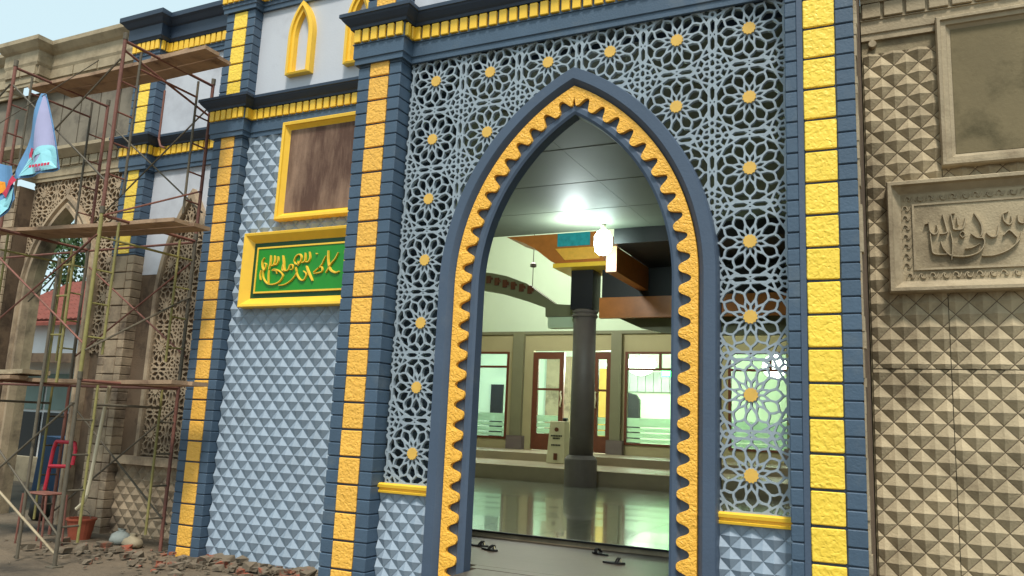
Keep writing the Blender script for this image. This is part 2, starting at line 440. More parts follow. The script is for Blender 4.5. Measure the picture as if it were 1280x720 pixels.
def cornice(parent, path, zb=5.47, gz=(5.71, 5.868), frieze=M['gold_s'], band=M['blue'], crown=M['blue_dark'], crown_prof=None, skip=(), pitch=.118):
    b = MB().sweep(path, [(.0, zb), (.035, zb), (.035, zb + .06), (.05, zb + .07), (.05, gz[0] - .015), (.062, gz[0] - .012), (.062, gz[0] - .003),
                          (.05, gz[0] - .003), (.05, gz[1] + .002), (.0, gz[1] + .002)]).build('cornice', band, parent)
    MB().sweep(path, crown_prof or CROWN).build('crown_moulding', crown, b)
    for i in range(len(path) - 1):
        if i in skip: continue
        a = Vector(path[i]); c = Vector(path[i + 1]); d = (c - a); L = d.length; d.normalize(); n = Vector((d.y, -d.x))
        # extend or cut at mitres
        def turn(j):
            if j <= 0 or j >= len(path) - 1: return 0
            d1 = (Vector(path[j]) - Vector(path[j-1])).normalized(); d2 = (Vector(path[j+1]) - Vector(path[j])).normalized()
            return 1 if d1.x * d2.y - d1.y * d2.x > 0 else -1     # +1: left turn = convex toward outside
        s0 = .05 * (1 if turn(i) > 0 else -1 if turn(i) < 0 else 0); s1 = .05 * (1 if turn(i + 1) > 0 else -1 if turn(i + 1) < 0 else 0)
        s0 = -s0; Lq0 = s0; Lq1 = L + s1
        span = Lq1 - Lq0; k = max(1, round(span / pitch)); w = span / k
        for q in range(k):
            t = Lq0 + (q + .5) * w; pos = a + d * t + n * .06
            horizontal = abs(d.x) > .5
            me = block(w - .030, .05, gz[1] - gz[0] - .008, frieze, .006) if horizontal else block(.05, w - .030, gz[1] - gz[0] - .008, frieze, .006)
            inst('frieze_block', me, (pos.x, pos.y, (gz[0] + gz[1]) / 2), b)
    return b

# ------------------------------------------------------------------ ground and floors
gm_ = MB(); nx, ny = 90, 50; rg = random.Random(3)
xs = [-400, -60] + [-30 + 40 * i / nx for i in range(nx + 1)] + [60, 400]; ys = [-400, -40] + [-8 + 26 * j / ny for j in range(ny + 1)] + [80, 500]
vid = {}
for i, x in enumerate(xs):
    for j, y in enumerate(ys):
        inside = -30 < x < 9 and 2 < y < 12
        z = -.25 + (rg.uniform(-.012, .012) if inside else 0) - (.25 if (-4.6 < x < 4 and y > 7.3) or y > 12.5 and x > -14 else 0)
        vid[i, j] = len(gm_.v); gm_.v.append((x, y, z))
for i in range(len(xs) - 1):
    for j in range(len(ys) - 1): gm_.f.append((vid[i, j], vid[i+1, j], vid[i+1, j+1], vid[i, j+1]))
struct(gm_.build('ground', M['ground'], fix=False))
struct(MB().box(-3.72, -1.86, 6.60, 7.05, -.4, .275).build('threshold', M['gatefloor']))
struct(MB().box(-5.3, -.32, 7.21, 8.8, -.6, .28).box(-8.8, 3.9, 8.8, 9.07, -.6, .279).box(-3.80, -1.82, 7.052, 7.208, -.6, .279).build('porch_step', M['gatefloor']))
fl = struct(MB().box(-8.8, 3.9, 9.07, 9.32, -.6, .335).box(-12.15, 3.9, 9.32, 18.2, -.6, .335).build('porch_floor', M['cement_l']))
# polished floor tiles laid on the slab: nearest ones one by one, the rest joined
tx = .9; cnt = 0; restt = MB()
tme = MB().box(-tx/2 + .003, tx/2 - .003, -tx/2 + .003, tx/2 - .003, 0, .018).mesh('floor_tile', M['tile'])
for i in range(17):
    for j in range(10):
        x = -11.7 + i * tx; y = 9.08 + tx / 2 + j * tx
        if y > 18.2 or (y < 10 and not -8.4 < x < 3.4): continue
        if -.62 * y < x < -.1 * y: inst('floor_tile', tme, (x, y, .333), fl); cnt += 1
        else: restt.box(x - tx/2 + .003, x + tx/2 - .003, y - tx/2 + .003, y + tx/2 - .003, .333, .351)
tag(restt.build('floor_tile_field', M['tile'], fl), kind='stuff')
MB().box(-8.8, 3.9, 9.045, 9.08, .3321, .354).build('step_nosing', M['black'], fl)
struct(MB().box(-12.15, 3.9, 18.05, 21.6, -.6, .68).build('hall_step', M['floor']))
MBs = MB().box(-12.15, 3.9, 18.04, 18.3, .681, .70); MBs.build('step_nosing', M['cement_l'], bpy.data.objects['hall_step'])
struct(MB().box(-14.4, 3.9, 21.6, 25.0, -.6, .90).box(-18.5, 3.9, 25.0, 31.4, -.6, .899).build('hall_floor', M['floor']))

# ------------------------------------------------------------------ central gate
FY = 6.77
gate = empty('mosque_gate', (-2.83, 6.95, -.25), 'slate blue mosque gate with tall pointed arch, gold scalloped trim and pale lattice spandrels', 'gate')
PB = pilaster(gate, -5.36, -4.80, FY, 8.1, -.3, 5.70, 5.58, -.3, gm=M['gold_p'])
PBu = pilaster(gate, -5.33, -4.83, FY + .03, 8.1, 6.05, 8.6, 8.3, 6.07, gm=M['gold_p'])
PD = pilaster(gate, -.853, -.307, FY, 6.98, -.3, 5.70, 5.58, -.3, flat=True)
PDu = pilaster(gate, -.83, -.33, FY + .03, 7.0, 6.05, 8.6, 8.3, 6.07)
for p in (PB, PD): MB().box((-5.36 if p is PB else -.853) + .004, (-4.80 if p is PB else -.307) - .004, FY + .004, FY + .16, 5.588, 5.72).build('capital_band', M['blue'], p)
MB().box(-.85, -.31, 6.985, 8.3, -.3, 6.4).build('side_wall', M['cement_d'], gate)
gpath = [(-5.36, 8.10), (-5.36, FY), (-4.80, FY), (-4.80, 6.95), (-.853, 6.95), (-.853, FY), (-.307, FY), (-.307, FY + .12)]
cornice(gate, gpath, skip=(0,))
MB().box(-4.79, -.86, 6.97, 7.2, 5.47, 6.05).build('lintel', M['blue_dark'], gate)
MB().box(-4.83, -.83, 6.99, 7.2, 6.05, 8.6).build('upper_wall', M['white'], gate)
# arch parameters: arcs share centres at +-K from the axis
AX, K, Z0 = -2.81, .947, 2.95
def ring_pts(Rr, n=48, zb=-.3):
    a_end = math.acos(K / Rr); pts = [(AX - (Rr - K), zb)]
    for i in range(n + 1):
        t = a_end * i / n; pts.append((AX - (Rr * math.cos(t) - K), Z0 + Rr * math.sin(t)))
    L = pts; Rt = [(2 * AX - x, z) for x, z in reversed(L[:-1])]
    return L + Rt
def arch_loft(prof, name, m, parent, zb=-.3, n=48):
    """prof: closed list of (R, y)"""
    mb = MB(); rows = [ring_pts(r, n, zb) for r, y in prof]; k = len(rows[0])
    for (r, y), row in zip(prof, rows): mb.v += [(x, y, z) for x, z in row]
    q = len(prof)
    for a in range(q):
        c = (a + 1) % q
        for i in range(k - 1): mb.f.append((a * k + i, a * k + i + 1, c * k + i + 1, c * k + i))
    o = mb.build(name, m, parent)
    return o
AF = arch_loft([(2.325, 7.02), (2.325, 6.835), (2.315, 6.81), (2.215, 6.81), (2.20, 6.825), (2.165, 6.87), (2.165, 7.02)], 'arch_frame', M['blue_frame'], gate)
arch_loft([(2.1645, 7.015), (2.1645, 6.905), (2.01, 6.905), (1.985, 6.885), (1.94, 6.885), (1.915, 6.90), (1.915, 7.03), (2.1645, 7.03)], 'inner_arch', M['blue_frame'], AF)
# scalloped gold trim
def trim():
    Ro, Rt, Rn = 2.158, 1.986, 2.104
    outer = []; inner = []
    def pos(s):                            # arclength from springing, negative below
        if s < 0: return None
        return s / Ro
    a_max = math.acos(K / Ro)
    s_top = a_max * 2.06; pit = .193; nlob = 0
    n_up = int(round(s_top / pit)); pitu = s_top / n_up
    pts = []
    sub = 14; zlow = -.3; n_dn = int((Z0 - zlow) / pit)
    def depth(f):                          # f 0..1 along one lobe: 0/1 at the notches
        u = abs(f - .5) * 2
        v = .5 + .5 * math.tanh(1.35 * math.cos(u * math.pi) + .25) / math.tanh(1.6)
        return Rn + (Rt - Rn) * v
    for q in range(-n_dn, n_up):
        for s in range(sub):
            f = s / sub; r = depth(f)
            if q < 0: z = Z0 + (q + f) * pit; pts.append(((Ro - K, z), (r - K, z)))
            else:
                t = ((q + f) * pitu / 2.06); pts.append(((Ro * math.cos(t) - K, Z0 + Ro * math.sin(t)), (r * math.cos(t) - K, Z0 + r * math.sin(t))))
    # apex, keep on the axis
    pts = [p for p in pts if p[1][0] > .012]
    ztop = Z0 + math.sqrt(Ro**2 - K**2); zin = Z0 + math.sqrt(Rn**2 - K**2) - .05
    pts.append(((0, ztop), (0, zin)))
    half = pts; full = [((-o[0], o[1]), (-i[0], i[1])) for o, i in half] + [(o, i) for o, i in reversed(half[:-1])]
    mb = MB(); y0, y1 = 6.852, 6.904
    rnd_ = random.Random(5)
    for o, i in full:
        mb.v += [(AX + o[0], y0, o[1]), (AX + i[0], y0 + .006, i[1]), (AX + o[0], y1, o[1]), (AX + i[0], y1, i[1])]
    for a in range(len(full) - 1):
        b2 = a * 4; c = b2 + 4
        mb.f += [(b2, b2 + 1, c + 1, c), (b2 + 1, b2 + 3, c + 3, c + 1), (b2 + 2, c + 2, c + 3, b2 + 3), (b2, c, c + 2, b2 + 2)]
    mb.build('scalloped_trim', M['gold_t'], AF)
trim()
# lattice screen: 6 x 7 cells
CELL = .655; LX0, LZ0, LY = -4.78, .972, 6.955
def clip_gate(X, Z):
    x = np.abs(X - AX); dz = np.maximum(Z - Z0, 0)
    d = 2.24 - np.hypot(x + K, dz)
    return np.maximum(d, Z - 5.53)
scr = MB().box(LX0, -4.17, 6.965, 6.99, .94, .975).box(-1.45, -.853, 6.965, 6.99, .94, .975).build('lattice_screen', M['lat'], gate)
lattice(scr, LX0, LZ0, 6, 7, LY, CELL, M['lat'], clip_gate, M['ros'])
# lower wall pieces under the screen, with sill rails
for x0, x1 in ((-4.80, AX - 1.372), (AX + 1.372, -.853)):
    w = MB().box(x0, x1, 6.965, 7.2, -.3, .938).build('base_wall', M['pyr'], gate)
    pyramids(w, (x0 + .004, x1 - .004, -.3, .90), 6.962, M['pyr'], size=.8)
    xa, xb = x0 - (.03 if x0 < -4 else .012), x1 + (.0 if x0 < -4 else .0)
    MB().sweep([(xa, 6.955), (xb, 6.955)], [(0, .905), (.045, .905), (.05, .925), (.03, .932), (.03, .950), (.055, .957), (.06, .985), (.04, .998), (0, 1.0)]).build('sill_rail', M['gold_s'], w)

# ------------------------------------------------------------------ left bay (between gate and corner pilaster)
bay = empty('side_bay', (-6.9, 8.2, -.25), 'painted bay left of the arch, blue pyramid relief below, white wall with gold niches above', 'building wing')
pilaster(bay, -8.84, -8.29, 8.02, 8.8, -.3, 5.70, 5.58, -.3, gm=M['gold_p'])
pilaster(bay, -8.84, -8.29, 8.02, 8.8, 6.05, 7.5, 7.40, 6.07)
bw = MB().box(-8.30, -5.34, 8.172, 8.45, -.3, 5.5).build('bay_wall', M['pyr'], bay)
pyramids(bw, (-8.28, -5.37, -.26, 5.47), 8.169, M['pyr'], avoid=((-7.62, -6.1, 4.2, 5.55), (-8.05, -5.7, 3.03, 4.02)), limit=300, xvis=-6.4)
MB().box(-8.30, -5.34, 8.18, 8.45, 5.5, 7.5).build('upper_wall', M['white'], bay)
bp = [(-8.84, 8.86), (-8.84, 8.02), (-8.29, 8.02), (-8.29, 8.17), (-5.34, 8.17)]
cornice(bay, bp, skip=(0,))
UP = [(.0, 7.702), (.085, 7.702), (.10, 7.73), (.12, 7.75), (.12, 7.95), (.15, 7.97), (.20, 8.03), (.24, 8.06), (.24, 8.14), (.0, 8.17)]
cornice(bay, bp, zb=7.40, gz=(7.53, 7.70), crown_prof=UP, skip=(0,))
def niche(cx, z0, zs, hw, parent):
    """hollow pointed gold surround with a sloping inner reveal"""
    k = .55; 
    def outline(off, n=14):
        h = hw - off; Rr = h + k; a = math.acos(k / Rr); L = [(-h, z0 + off * .55)]
        for i in range(n + 1): t = a * i / n; L.append((-(Rr * math.cos(t) - k), zs + Rr * math.sin(t)))
        return [(cx + x, z) for x, z in L] + [(cx - x, z) for x, z in reversed(L[:-1])]
    prof = [(0, 8.182), (0, 8.085), (.05, 8.075), (.06, 8.105), (.095, 8.11), (.105, 8.182)]
    mb = MB(); rows = [outline(o) for o, y in prof]; kk = len(rows[0])
    for (o, y), row in zip(prof, rows): mb.v += [(x, y, z) for x, z in row]
    for a in range(len(prof) - 1):
        for i in range(kk): j = (i + 1) % kk; mb.f.append((a * kk + i, a * kk + j, (a + 1) * kk + j, (a + 1) * kk + i))
    return mb.build('arched_niche', M['gold_s'], parent)
niche(-7.47, 6.30, 6.86, .215, bay)
niche(-6.47, 6.30, 6.86, .215, bay)

# mitred frames
def frame(parent, x0, x1, z0, z1, Y, w, prof, m, name='frame_rail'):
    """four mitred rails; prof = list of (inset fraction of w, y)"""
    cs = [(x0, z0, 1, 1), (x1, z0, -1, 1), (x1, z1, -1, -1), (x0, z1, 1, -1)]
    for i in range(4):
        a, b2 = cs[i], cs[(i + 1) % 4]; mb = MB(); n = len(prof)
        for (x, z, sx, sz) in (a, b2):
            for f, y in prof: mb.v.append((x + sx * f * w, y, z + sz * f * w))
        for k in range(n): k2 = (k + 1) % n; mb.f.append((k, k2, n + k2, n + k))
        mb.f += [tuple(range(n)), tuple(range(n, 2 * n))]
        mb.build(name, m, parent)
def catmull(pts, n=7):
    P = [pts[0]] + list(pts) + [pts[-1]]; out = []
    for i in range(1, len(P) - 2):
        p0, p1, p2, p3 = P[i-1], P[i], P[i+1], P[i+2]
        for s in range(n):
            t = s / n
            out.append(tuple(.5 * ((2*p1[k]) + (-p0[k]+p2[k])*t + (2*p0[k]-5*p1[k]+4*p2[k]-p3[k])*t*t + (-p0[k]+3*p1[k]-3*p2[k]+p3[k])*t**3) for k in range(2)))
    out.append(tuple(pts[-1])); return out
def stroke(mb, pts, w, y0, y1, taper=True, pen=.6):
    q = catmull(pts) if len(pts) > 2 else [tuple(pts[0]), tuple(((pts[0][k] + pts[1][k]) / 2) for k in range(2)), tuple(pts[1])]
    n = len(q); nv = len(mb.v)
    for i, (x, z) in enumerate(q):
        a = q[max(i-1, 0)]; b2 = q[min(i+1, n-1)]; dx, dz = b2[0]-a[0], b2[1]-a[1]; L = math.hypot(dx, dz) or 1
        nx_, nz_ = -dz / L, dx / L
        f = i / (n - 1); ww = w * (.35 + .65 * math.sin(math.pi * min(max(f * .9 + .05, 0), 1)) ** .6) if taper else w
        ww *= pen + (1 - pen) * abs(nx_ * .75 + nz_ * .66)
        ym = y0
        mb.v += [(x + nx_ * ww / 2, y1, z + nz_ * ww / 2), (x + nx_ * ww * .3, ym, z + nz_ * ww * .3), (x - nx_ * ww * .3, ym, z - nz_ * ww * .3), (x - nx_ * ww / 2, y1, z - nz_ * ww / 2)]
    for i in range(n - 1):
        a = nv + 4 * i; b2 = a + 4
        for k in range(3): mb.f.append((a + k, a + k + 1, b2 + k + 1, b2 + k))
    mb.f += [(nv, nv + 1, nv + 2, nv + 3), (nv + 4*(n-1), nv + 4*(n-1) + 1, nv + 4*(n-1) + 2, nv + 4*(n-1) + 3)]
# brown panel
bpn = empty('framed_panel', (-6.83, 8.17, 4.2), 'blank brown plaster panel in a gold frame above the green sign', 'wall panel')
frame(bpn, -7.60, -6.06, 4.20, 5.585, 8.17, .11, [(0, 8.18), (0, 8.06), (.12, 8.045), (.45, 8.05), (.5, 8.07), (.9, 8.12), (1, 8.125), (1, 8.18)], M['gold_s'])
MB().box(-7.492, -6.168, 8.118, 8.16, 4.307, 5.478).build('plaster_panel', M['brownp'], bpn)
# green calligraphy sign
gs = empty('calligraphy_sign', (-6.9, 8.17, 3.0), 'green sign with raised gold calligraphy in a wide gold frame under the brown panel', 'sign')
frame(gs, -8.06, -5.6, 3.02, 4.04, 8.17, .13, [(0, 8.18), (0, 8.03), (.08, 8.015), (.3, 8.02), (1, 8.11), (1, 8.18)], M['gold_s'])
MB().box(-7.935, -5.725, 8.11, 8.16, 3.145, 3.915).build('sign_border', M['green_d'], gs)
frame(gs, -7.86, -5.80, 3.215, 3.845, 8.1, .022, [(0, 8.112), (0, 8.085), (1, 8.085), (1, 8.112)], M['gold_s'], 'inner_rail')
MB().box(-7.839, -5.821, 8.095, 8.112, 3.236, 3.824).build('sign_face', M['green'], gs)
GS = [  # strokes traced in the sign's own units (origin top-left of the green field, x right, y down)
 ([(240,265),(225,290),(232,330),(250,345),(258,310),(245,300)],13), ([(222,345),(218,380),(226,410)],9), ([(290,252),(292,300),(284,345)],15),
 ([(322,255),(326,290),(318,315),(300,320)],14), ([(350,262),(354,290),(344,312),(326,314)],13), ([(285,348),(286,390),(292,432)],10),
 ([(240,345),(246,395),(285,436),(340,440),(382,422),(402,388),(372,360),(330,344),(310,352)],12), ([(388,258),(398,300),(404,340),(412,362)],17),
 ([(396,310),(392,350),(412,358),(440,352),(452,322),(472,326),(474,350),(455,352)],11), ([(500,338),(506,378),(472,420),(422,446),(376,450)],9),
 ([(478,302),(492,268),(520,258),(536,282),(520,318),(494,318),(484,304)],13), ([(512,300),(515,330)],10), ([(562,250),(566,285),(560,305),(540,312)],14), ([(594,246),(602,284),(592,306),(568,308)],14),
 ([(498,344),(516,392),(545,422),(572,420),(584,388),(560,366)],12), ([(580,335),(598,372),(636,432)],17), ([(636,378),(690,338),(708,305),(722,278)],9), ([(640,386),(700,376),(694,346),(670,352)],11),
 ([(736,246),(742,312),(762,366),(800,386),(830,380)],17), ([(732,386),(764,330),(792,300),(812,262)],13), ([(860,250),(866,330),(872,392)],16), ([(900,350),(935,385),(975,372),(985,330)],13), ([(920,270),(925,320)],13),
 ([(1010,250),(1014,330),(1020,390)],16), ([(1050,360),(1090,392),(1135,372),(1140,320)],13), ([(1085,262),(1090,312)],12), ([(1180,246),(1186,330),(1190,390)],16), ([(645,258),(655,264)],11), ([(318,352),(345,356),(352,375)],8)]
lt = MB()
s_ = .00215
for pts, w in GS:
    if max(p[0] for p in pts) > 1110: continue
    stroke(lt, [(-7.80 + (x - 200) * s_, 3.80 - (y - 215) * s_ * .97) for x, y in pts], w * s_ * .95, 8.07, 8.096)
lt.build('gold_calligraphy', M['gold_s'], gs, fix=False)

# ------------------------------------------------------------------ right wing, unpainted
rw = empty('bare_side_bay', (1.2, 8.2, -.25), 'unpainted cement bay right of the gate, cast pyramid relief with raw frames', 'building wing')
rwl = MB().box(-.30, 3.4, 8.172, 8.45, -.3, 5.62).build('bay_wall', M['cement'], rw)
RA = ((.36, 9, 4.15, 5.55), (-.1, 9, 2.99, 4.0))
for (a, b2, c, d) in ((-.285, .345, 2.285, 5.36), (.352, 3.4, 2.285, 5.36), (-.285, .345, -.28, 2.275), (.352, 3.4, -.28, 2.275)):
    pn = MB().box(a, b2, 8.158, 8.178, c, d).build('relief_panel', M['cement_d'], rwl)
    pyramids(pn, (a, b2, c, d), 8.155, M['cement_p'], avoid=RA, limit=300, xvis=1.7, phase=(.05, .03))
rcor = cornice(rw, [(-.30, 8.17), (3.4, 8.17)], zb=5.50, frieze=M['cement_l'], band=M['cement_l'], crown=M['cement_l'], pitch=.20)
MB().tube((-.20, 8.10, 5.45), (-.20, 8.20, 5.45), .035, 12).build('pipe_stub', M['cement_l'], rw)
MB().box(-.30, 3.4, 8.20, 8.4, 6.0, 8.5).build('upper_wall', M['cement'], rw)
rp = empty('framed_panel', (1.1, 8.17, 4.15), 'blank stained cement panel in a stepped cement frame right of the gate', 'wall panel')
frame(rp, .345, 2.0, 4.13, 5.60, 8.17, .13, [(0, 8.18), (0, 8.07), (.1, 8.05), (.3, 8.05), (.35, 8.075), (.65, 8.08), (.7, 8.10), (1, 8.13), (1, 8.18)], M['cement_l'])
MB().box(.47, 1.875, 8.12, 8.17, 4.255, 5.475).build('plaster_panel', M['cement_s'], rp)
rs = empty('bare_calligraphy_panel', (1.1, 8.17, 2.97), 'unpainted cement relief panel with raised calligraphy and leafy border', 'sign')
frame(rs, -.122, 2.35, 2.965, 4.01, 8.17, .115, [(0, 8.18), (0, 8.02), (.1, 8.0), (.35, 8.0), (.45, 8.04), (.9, 8.10), (1, 8.105), (1, 8.18)], M['cement_l'])
MB().box(-.01, 2.24, 8.105, 8.16, 3.075, 3.90).build('border_band', M['cement_p'], rs)
frame(rs, .085, 2.14, 3.175, 3.80, 8.1, .018, [(0, 8.112), (0, 8.085), (1, 8.085), (1, 8.112)], M['cement_l'], 'inner_rail')
MB().box(.10, 2.125, 8.095, 8.112, 3.19, 3.785).build('panel_face', M['cement_p'], rs)
rr = random.Random(11)
sc = MB(); r = .036
stroke(sc, [(-r, -r*.5), (-r*.6, r*.6), (r*.1, r*.5), (r*.3, -r*.2), (-r*.1, -r*.3)], .014, -.015, .001); stroke(sc, [(-r*.1, -r*.3), (r*.5, -r*.5), (r, r*.6)], .016, -.013, .001)
scm = sc.mesh('leaf_scroll', M['cement_l'], fix=False)
for i in range(24):
    for zc in (3.125, 3.85): o = inst('leaf_scroll', scm, (.06 + i * .092, 8.105, zc), rs); o.rotation_euler = (0, math.pi if i % 2 else 0, 0) if i % 2 == 0 else (0, math.pi, 0)
for i in range(7): inst('leaf_scroll', scm, (.037, 8.105, 3.22 + i * .09), rs)
RS = [([(240,270),(246,320),(272,338),(292,320),(284,288)],12), ([(215,285),(245,278)],7), ([(322,238),(336,290),(342,332),(300,338)],12), ([(368,240),(380,300),(386,318),(430,318),(446,290),(450,262)],13),
 ([(372,240),(392,238)],10), ([(404,258),(408,300)],11), ([(414,345),(430,332),(444,346),(430,362),(414,347)],8), ([(362,325),(372,390),(362,470)],9), ([(500,244),(520,270),(540,310),(536,352),(515,366)],14),
 ([(478,344),(510,366),(545,372),(548,400),(520,436),(450,455),(360,448),(318,410),(306,375)],11), ([(246,335),(252,400),(266,436),(338,442)],12), ([(440,418),(480,414),(525,396)],7),
 ([(562,344),(590,366),(618,362),(628,334),(634,308)],12), ([(658,258),(664,290),(690,310),(706,296),(704,268)],12), ([(660,256),(690,246)],7), ([(532,456),(600,456),(680,432),(738,388),(752,350)],11), ([(655,362),(690,338),(728,374)],13),
 ([(738,266),(745,300),(775,304),(780,270)],12), ([(820,244),(828,320),(832,370)],13), ([(860,350),(900,380),(930,350),(935,300)],12), ([(980,244),(986,330),(990,372)],13), ([(1020,340),(1060,372),(1100,350)],12), ([(1140,250),(1146,370)],13)]
lt = MB(); s2 = .00139
for pts, w in RS: stroke(lt, [(.115 + (x - 165) * s2, 3.77 - (y - 190) * s2 * 1.32) for x, y in pts], w * s2 * 1.05, 8.06, 8.096)
lt.build('raised_calligraphy', M['cement_l'], rs, fix=False)

# ------------------------------------------------------------------ left wing: painted corner pilaster, white bay, then bare cement
lw = empty('half_painted_wing', (-10.2, 8.9, -.25), 'wing behind the scaffold, blue pilaster and white wall above, bare cement blind arch below', 'building wing')
EY = 8.69
pe = pilaster(lw, -11.58, -11.03, EY, 9.2, 4.05, 5.70, 5.58, 4.07)
pilaster(lw, -11.58, -11.03, EY, 9.2, 6.05, 7.5, 7.40, 6.07)
pilaster(lw, -11.58, -11.03, EY, 9.2, -.3, 4.05, 4.045, -.3, bm_=M['cement_w'], gm=M['cement_w'], core=M['cement_d'])
ep = [(-11.58, 9.05), (-11.58, EY), (-11.03, EY), (-11.03, 8.87), (-8.80, 8.87)]
cornice(lw, ep, skip=(0,)); cornice(lw, ep, zb=7.40, gz=(7.53, 7.70), crown_prof=UP, skip=(0,))
ww = MB().box(-11.04, -8.5, 8.88, 9.1, 3.75, 7.5).build('white_wall', M['white'], lw)
cw = MB().box(-11.04, -8.5, 8.885, 9.1, -.3, 3.75).build('cement_wall', M['cement_d'], lw)
def arch2(ax, kk, z0, prof, name, m, parent, zb):
    mb = MB(); rows = []
    for Rr, y in prof:
        n = 24; a_end = math.acos(kk / Rr); L = [(ax - (Rr - kk), zb)] + [(ax - (Rr * math.cos(a_end*i/n) - kk), z0 + Rr * math.sin(a_end*i/n)) for i in range(n + 1)]
        row = L + [(2*ax - x, z) for x, z in reversed(L[:-1])]; rows.append(row); mb.v += [(x, y, z) for x, z in row]
    k = len(rows[0]); q = len(prof)
    for a in range(q):
        c = (a + 1) % q
        for i in range(k - 1): mb.f.append((a*k+i, a*k+i+1, c*k+i+1, c*k+i))
    return mb.build(name, m, parent)
arch2(-10.02, 2.35, 3.3, [(2.95, 8.9), (2.95, 8.79), (2.93, 8.775), (2.86, 8.775), (2.85, 8.80), (2.85, 8.9)], 'arch_moulding', M['cement_w'], lw, .9)
def clip_b(X, Z): return -(2.87 - np.hypot(np.abs(X + 10.02) + 2.35, np.maximum(Z - 3.3, 0)))
bb = [( -10.02 + s * (math.sqrt(max(2.86**2 - max(z - 3.3, 0)**2, 0)) - 2.35), z) for s, zz in ((-1, [.9, 3.3, 3.7, 4.1, 4.4, 4.7, 4.9]), (1, [4.9, 4.7, 4.4, 4.1, 3.7, 3.3, .9])) for z in zz]
bl = MB().prism(bb, 8.865, 8.90).build('blind_panel', M['cement_d'], lw)
lattice(bl, -10.02 - .655, .93, 2, 7, 8.83, .655, M['cement_w'], lambda X, Z: np.maximum(clip_b(X, Z), .94 - Z), M['cement_w'])
MB().box(-11.0, -8.6, 8.70, 8.9, .80, .92).build('sill_ledge', M['cement_w'], lw)
pw = MB().box(-11.0, -8.6, 8.862, 8.9, -.3, .80).build('base_panel', M['cement_w'], lw)
pyramids(pw, (-11.0, -8.6, -.28, .79), 8.86, M['cement_w'])

fw = empty('bare_wing', (-14, 9, -.25), 'bare cement wing with open pointed arch and lattice at the far left behind the scaffold', 'building wing')
AX2, K2, Z2 = -13.25, 1.1, 3.5
def hw2(z, Rr): return math.sqrt(max(Rr**2 - max(z - Z2, 0)**2, 0)) - K2
zs = [-.3, Z2] + [Z2 + i * .1 for i in range(1, 16)]
right_p = [(-11.6, -.3), (-11.6, 5.7), (AX2, 5.7), (AX2, Z2 + math.sqrt(1.94**2 - K2**2))] + [(AX2 + hw2(z, 1.94), z) for z in reversed(zs) if hw2(z, 1.94) > .01]
left_p = [(-14.3, -.3), (-14.3, 5.7), (AX2, 5.7), (AX2, Z2 + math.sqrt(1.94**2 - K2**2))] + [(AX2 - hw2(z, 1.94), z) for z in reversed(zs) if hw2(z, 1.94) > .01]
MB().prism(right_p, 9.04, 9.25).build('arch_wall', M['cement_d'], fw); MB().prism(left_p, 9.04, 9.25).build('arch_wall', M['cement_d'], fw)
fs_ = MB().box(-14.3, -11.6, 9.036, 9.05, 5.66, 5.70).build('lattice_screen', M['cement_w'], fw)
lattice(fs_, -14.32, 2.44, 4, 5, 9.0, .655, M['cement_w'], lambda X, Z: np.maximum(np.maximum(2.00 - np.hypot(np.abs(X - AX2) + K2, np.maximum(Z - Z2, 0)), np.maximum(Z - 5.66, X + 11.62)), 2.5 - Z), M['cement_w'])
arch2(AX2, K2, Z2, [(2.12, 9.03), (2.12, 8.93), (2.06, 8.92), (2.04, 8.97), (2.00, 8.97), (1.98, 8.93), (1.92, 8.93), (1.90, 9.05), (1.92, 9.24), (2.1, 9.24)], 'arch_moulding', M['cement_w'], fw, -.3)
pf = MB().box(-15.1, -14.3, 8.72, 9.3, -.3, 5.5).build('pilaster', M['cement_d'], fw)
for i in range(43):
    z = -.23 + i * .1357
    if z < 5.45:
        inst('cement_block', block(.26, .06, .127, M['cement_w'], .006), (-14.97, 8.71, z), pf); inst('cement_block', block(.26, .06, .127, M['cement_w'], .006), (-14.43, 8.71, z), pf)
        if i % 2 == 0: inst('cement_block', block(.25, .05, .262, M['cement_w'], .006), (-14.70, 8.72, z + .067), pf)
fp = [(-19, 9.0), (-15.1, 9.0), (-15.1, 8.72), (-14.3, 8.72), (-14.3, 9.0), (-11.6, 9.0)]
cornice(fw, fp, zb=5.62, gz=(5.85, 6.0), frieze=M['cement_l'], band=M['cement_l'], crown=M['cement_l'], crown_prof=[(0, 6.0), (.1, 6.0), (.22, 6.12), (.22, 6.18), (0, 6.2)], pitch=.25)
MB().box(-19, -11.6, 9.1, 9.3, 6.2, 7.5).build('upper_wall', M['cement_d'], fw)
for i in range(14):
    w_ = .40 + .1 * ((i * 7) % 3); x = -18.6 + i * .52
    if x < -11.8: MB().box(x, x + .49, 9.06, 9.12, 6.2 + (i % 3) * .02, 7.42).build('cement_board', M['cement_g'], fw)
cornice(fw, fp, zb=7.42, gz=(7.62, 7.80), frieze=M['cement_l'], band=M['cement_l'], crown=M['cement_l'],
        crown_prof=[(0, 7.80), (.07, 7.80), (.09, 7.86), (.09, 8.08), (.14, 8.12), (.22, 8.22), (.22, 8.30), (0, 8.34)], pitch=.6)
MB().box(-19, -15.1, 9.04, 9.3, -.3, 5.7).build('side_wall', M['cement_d'], fw)

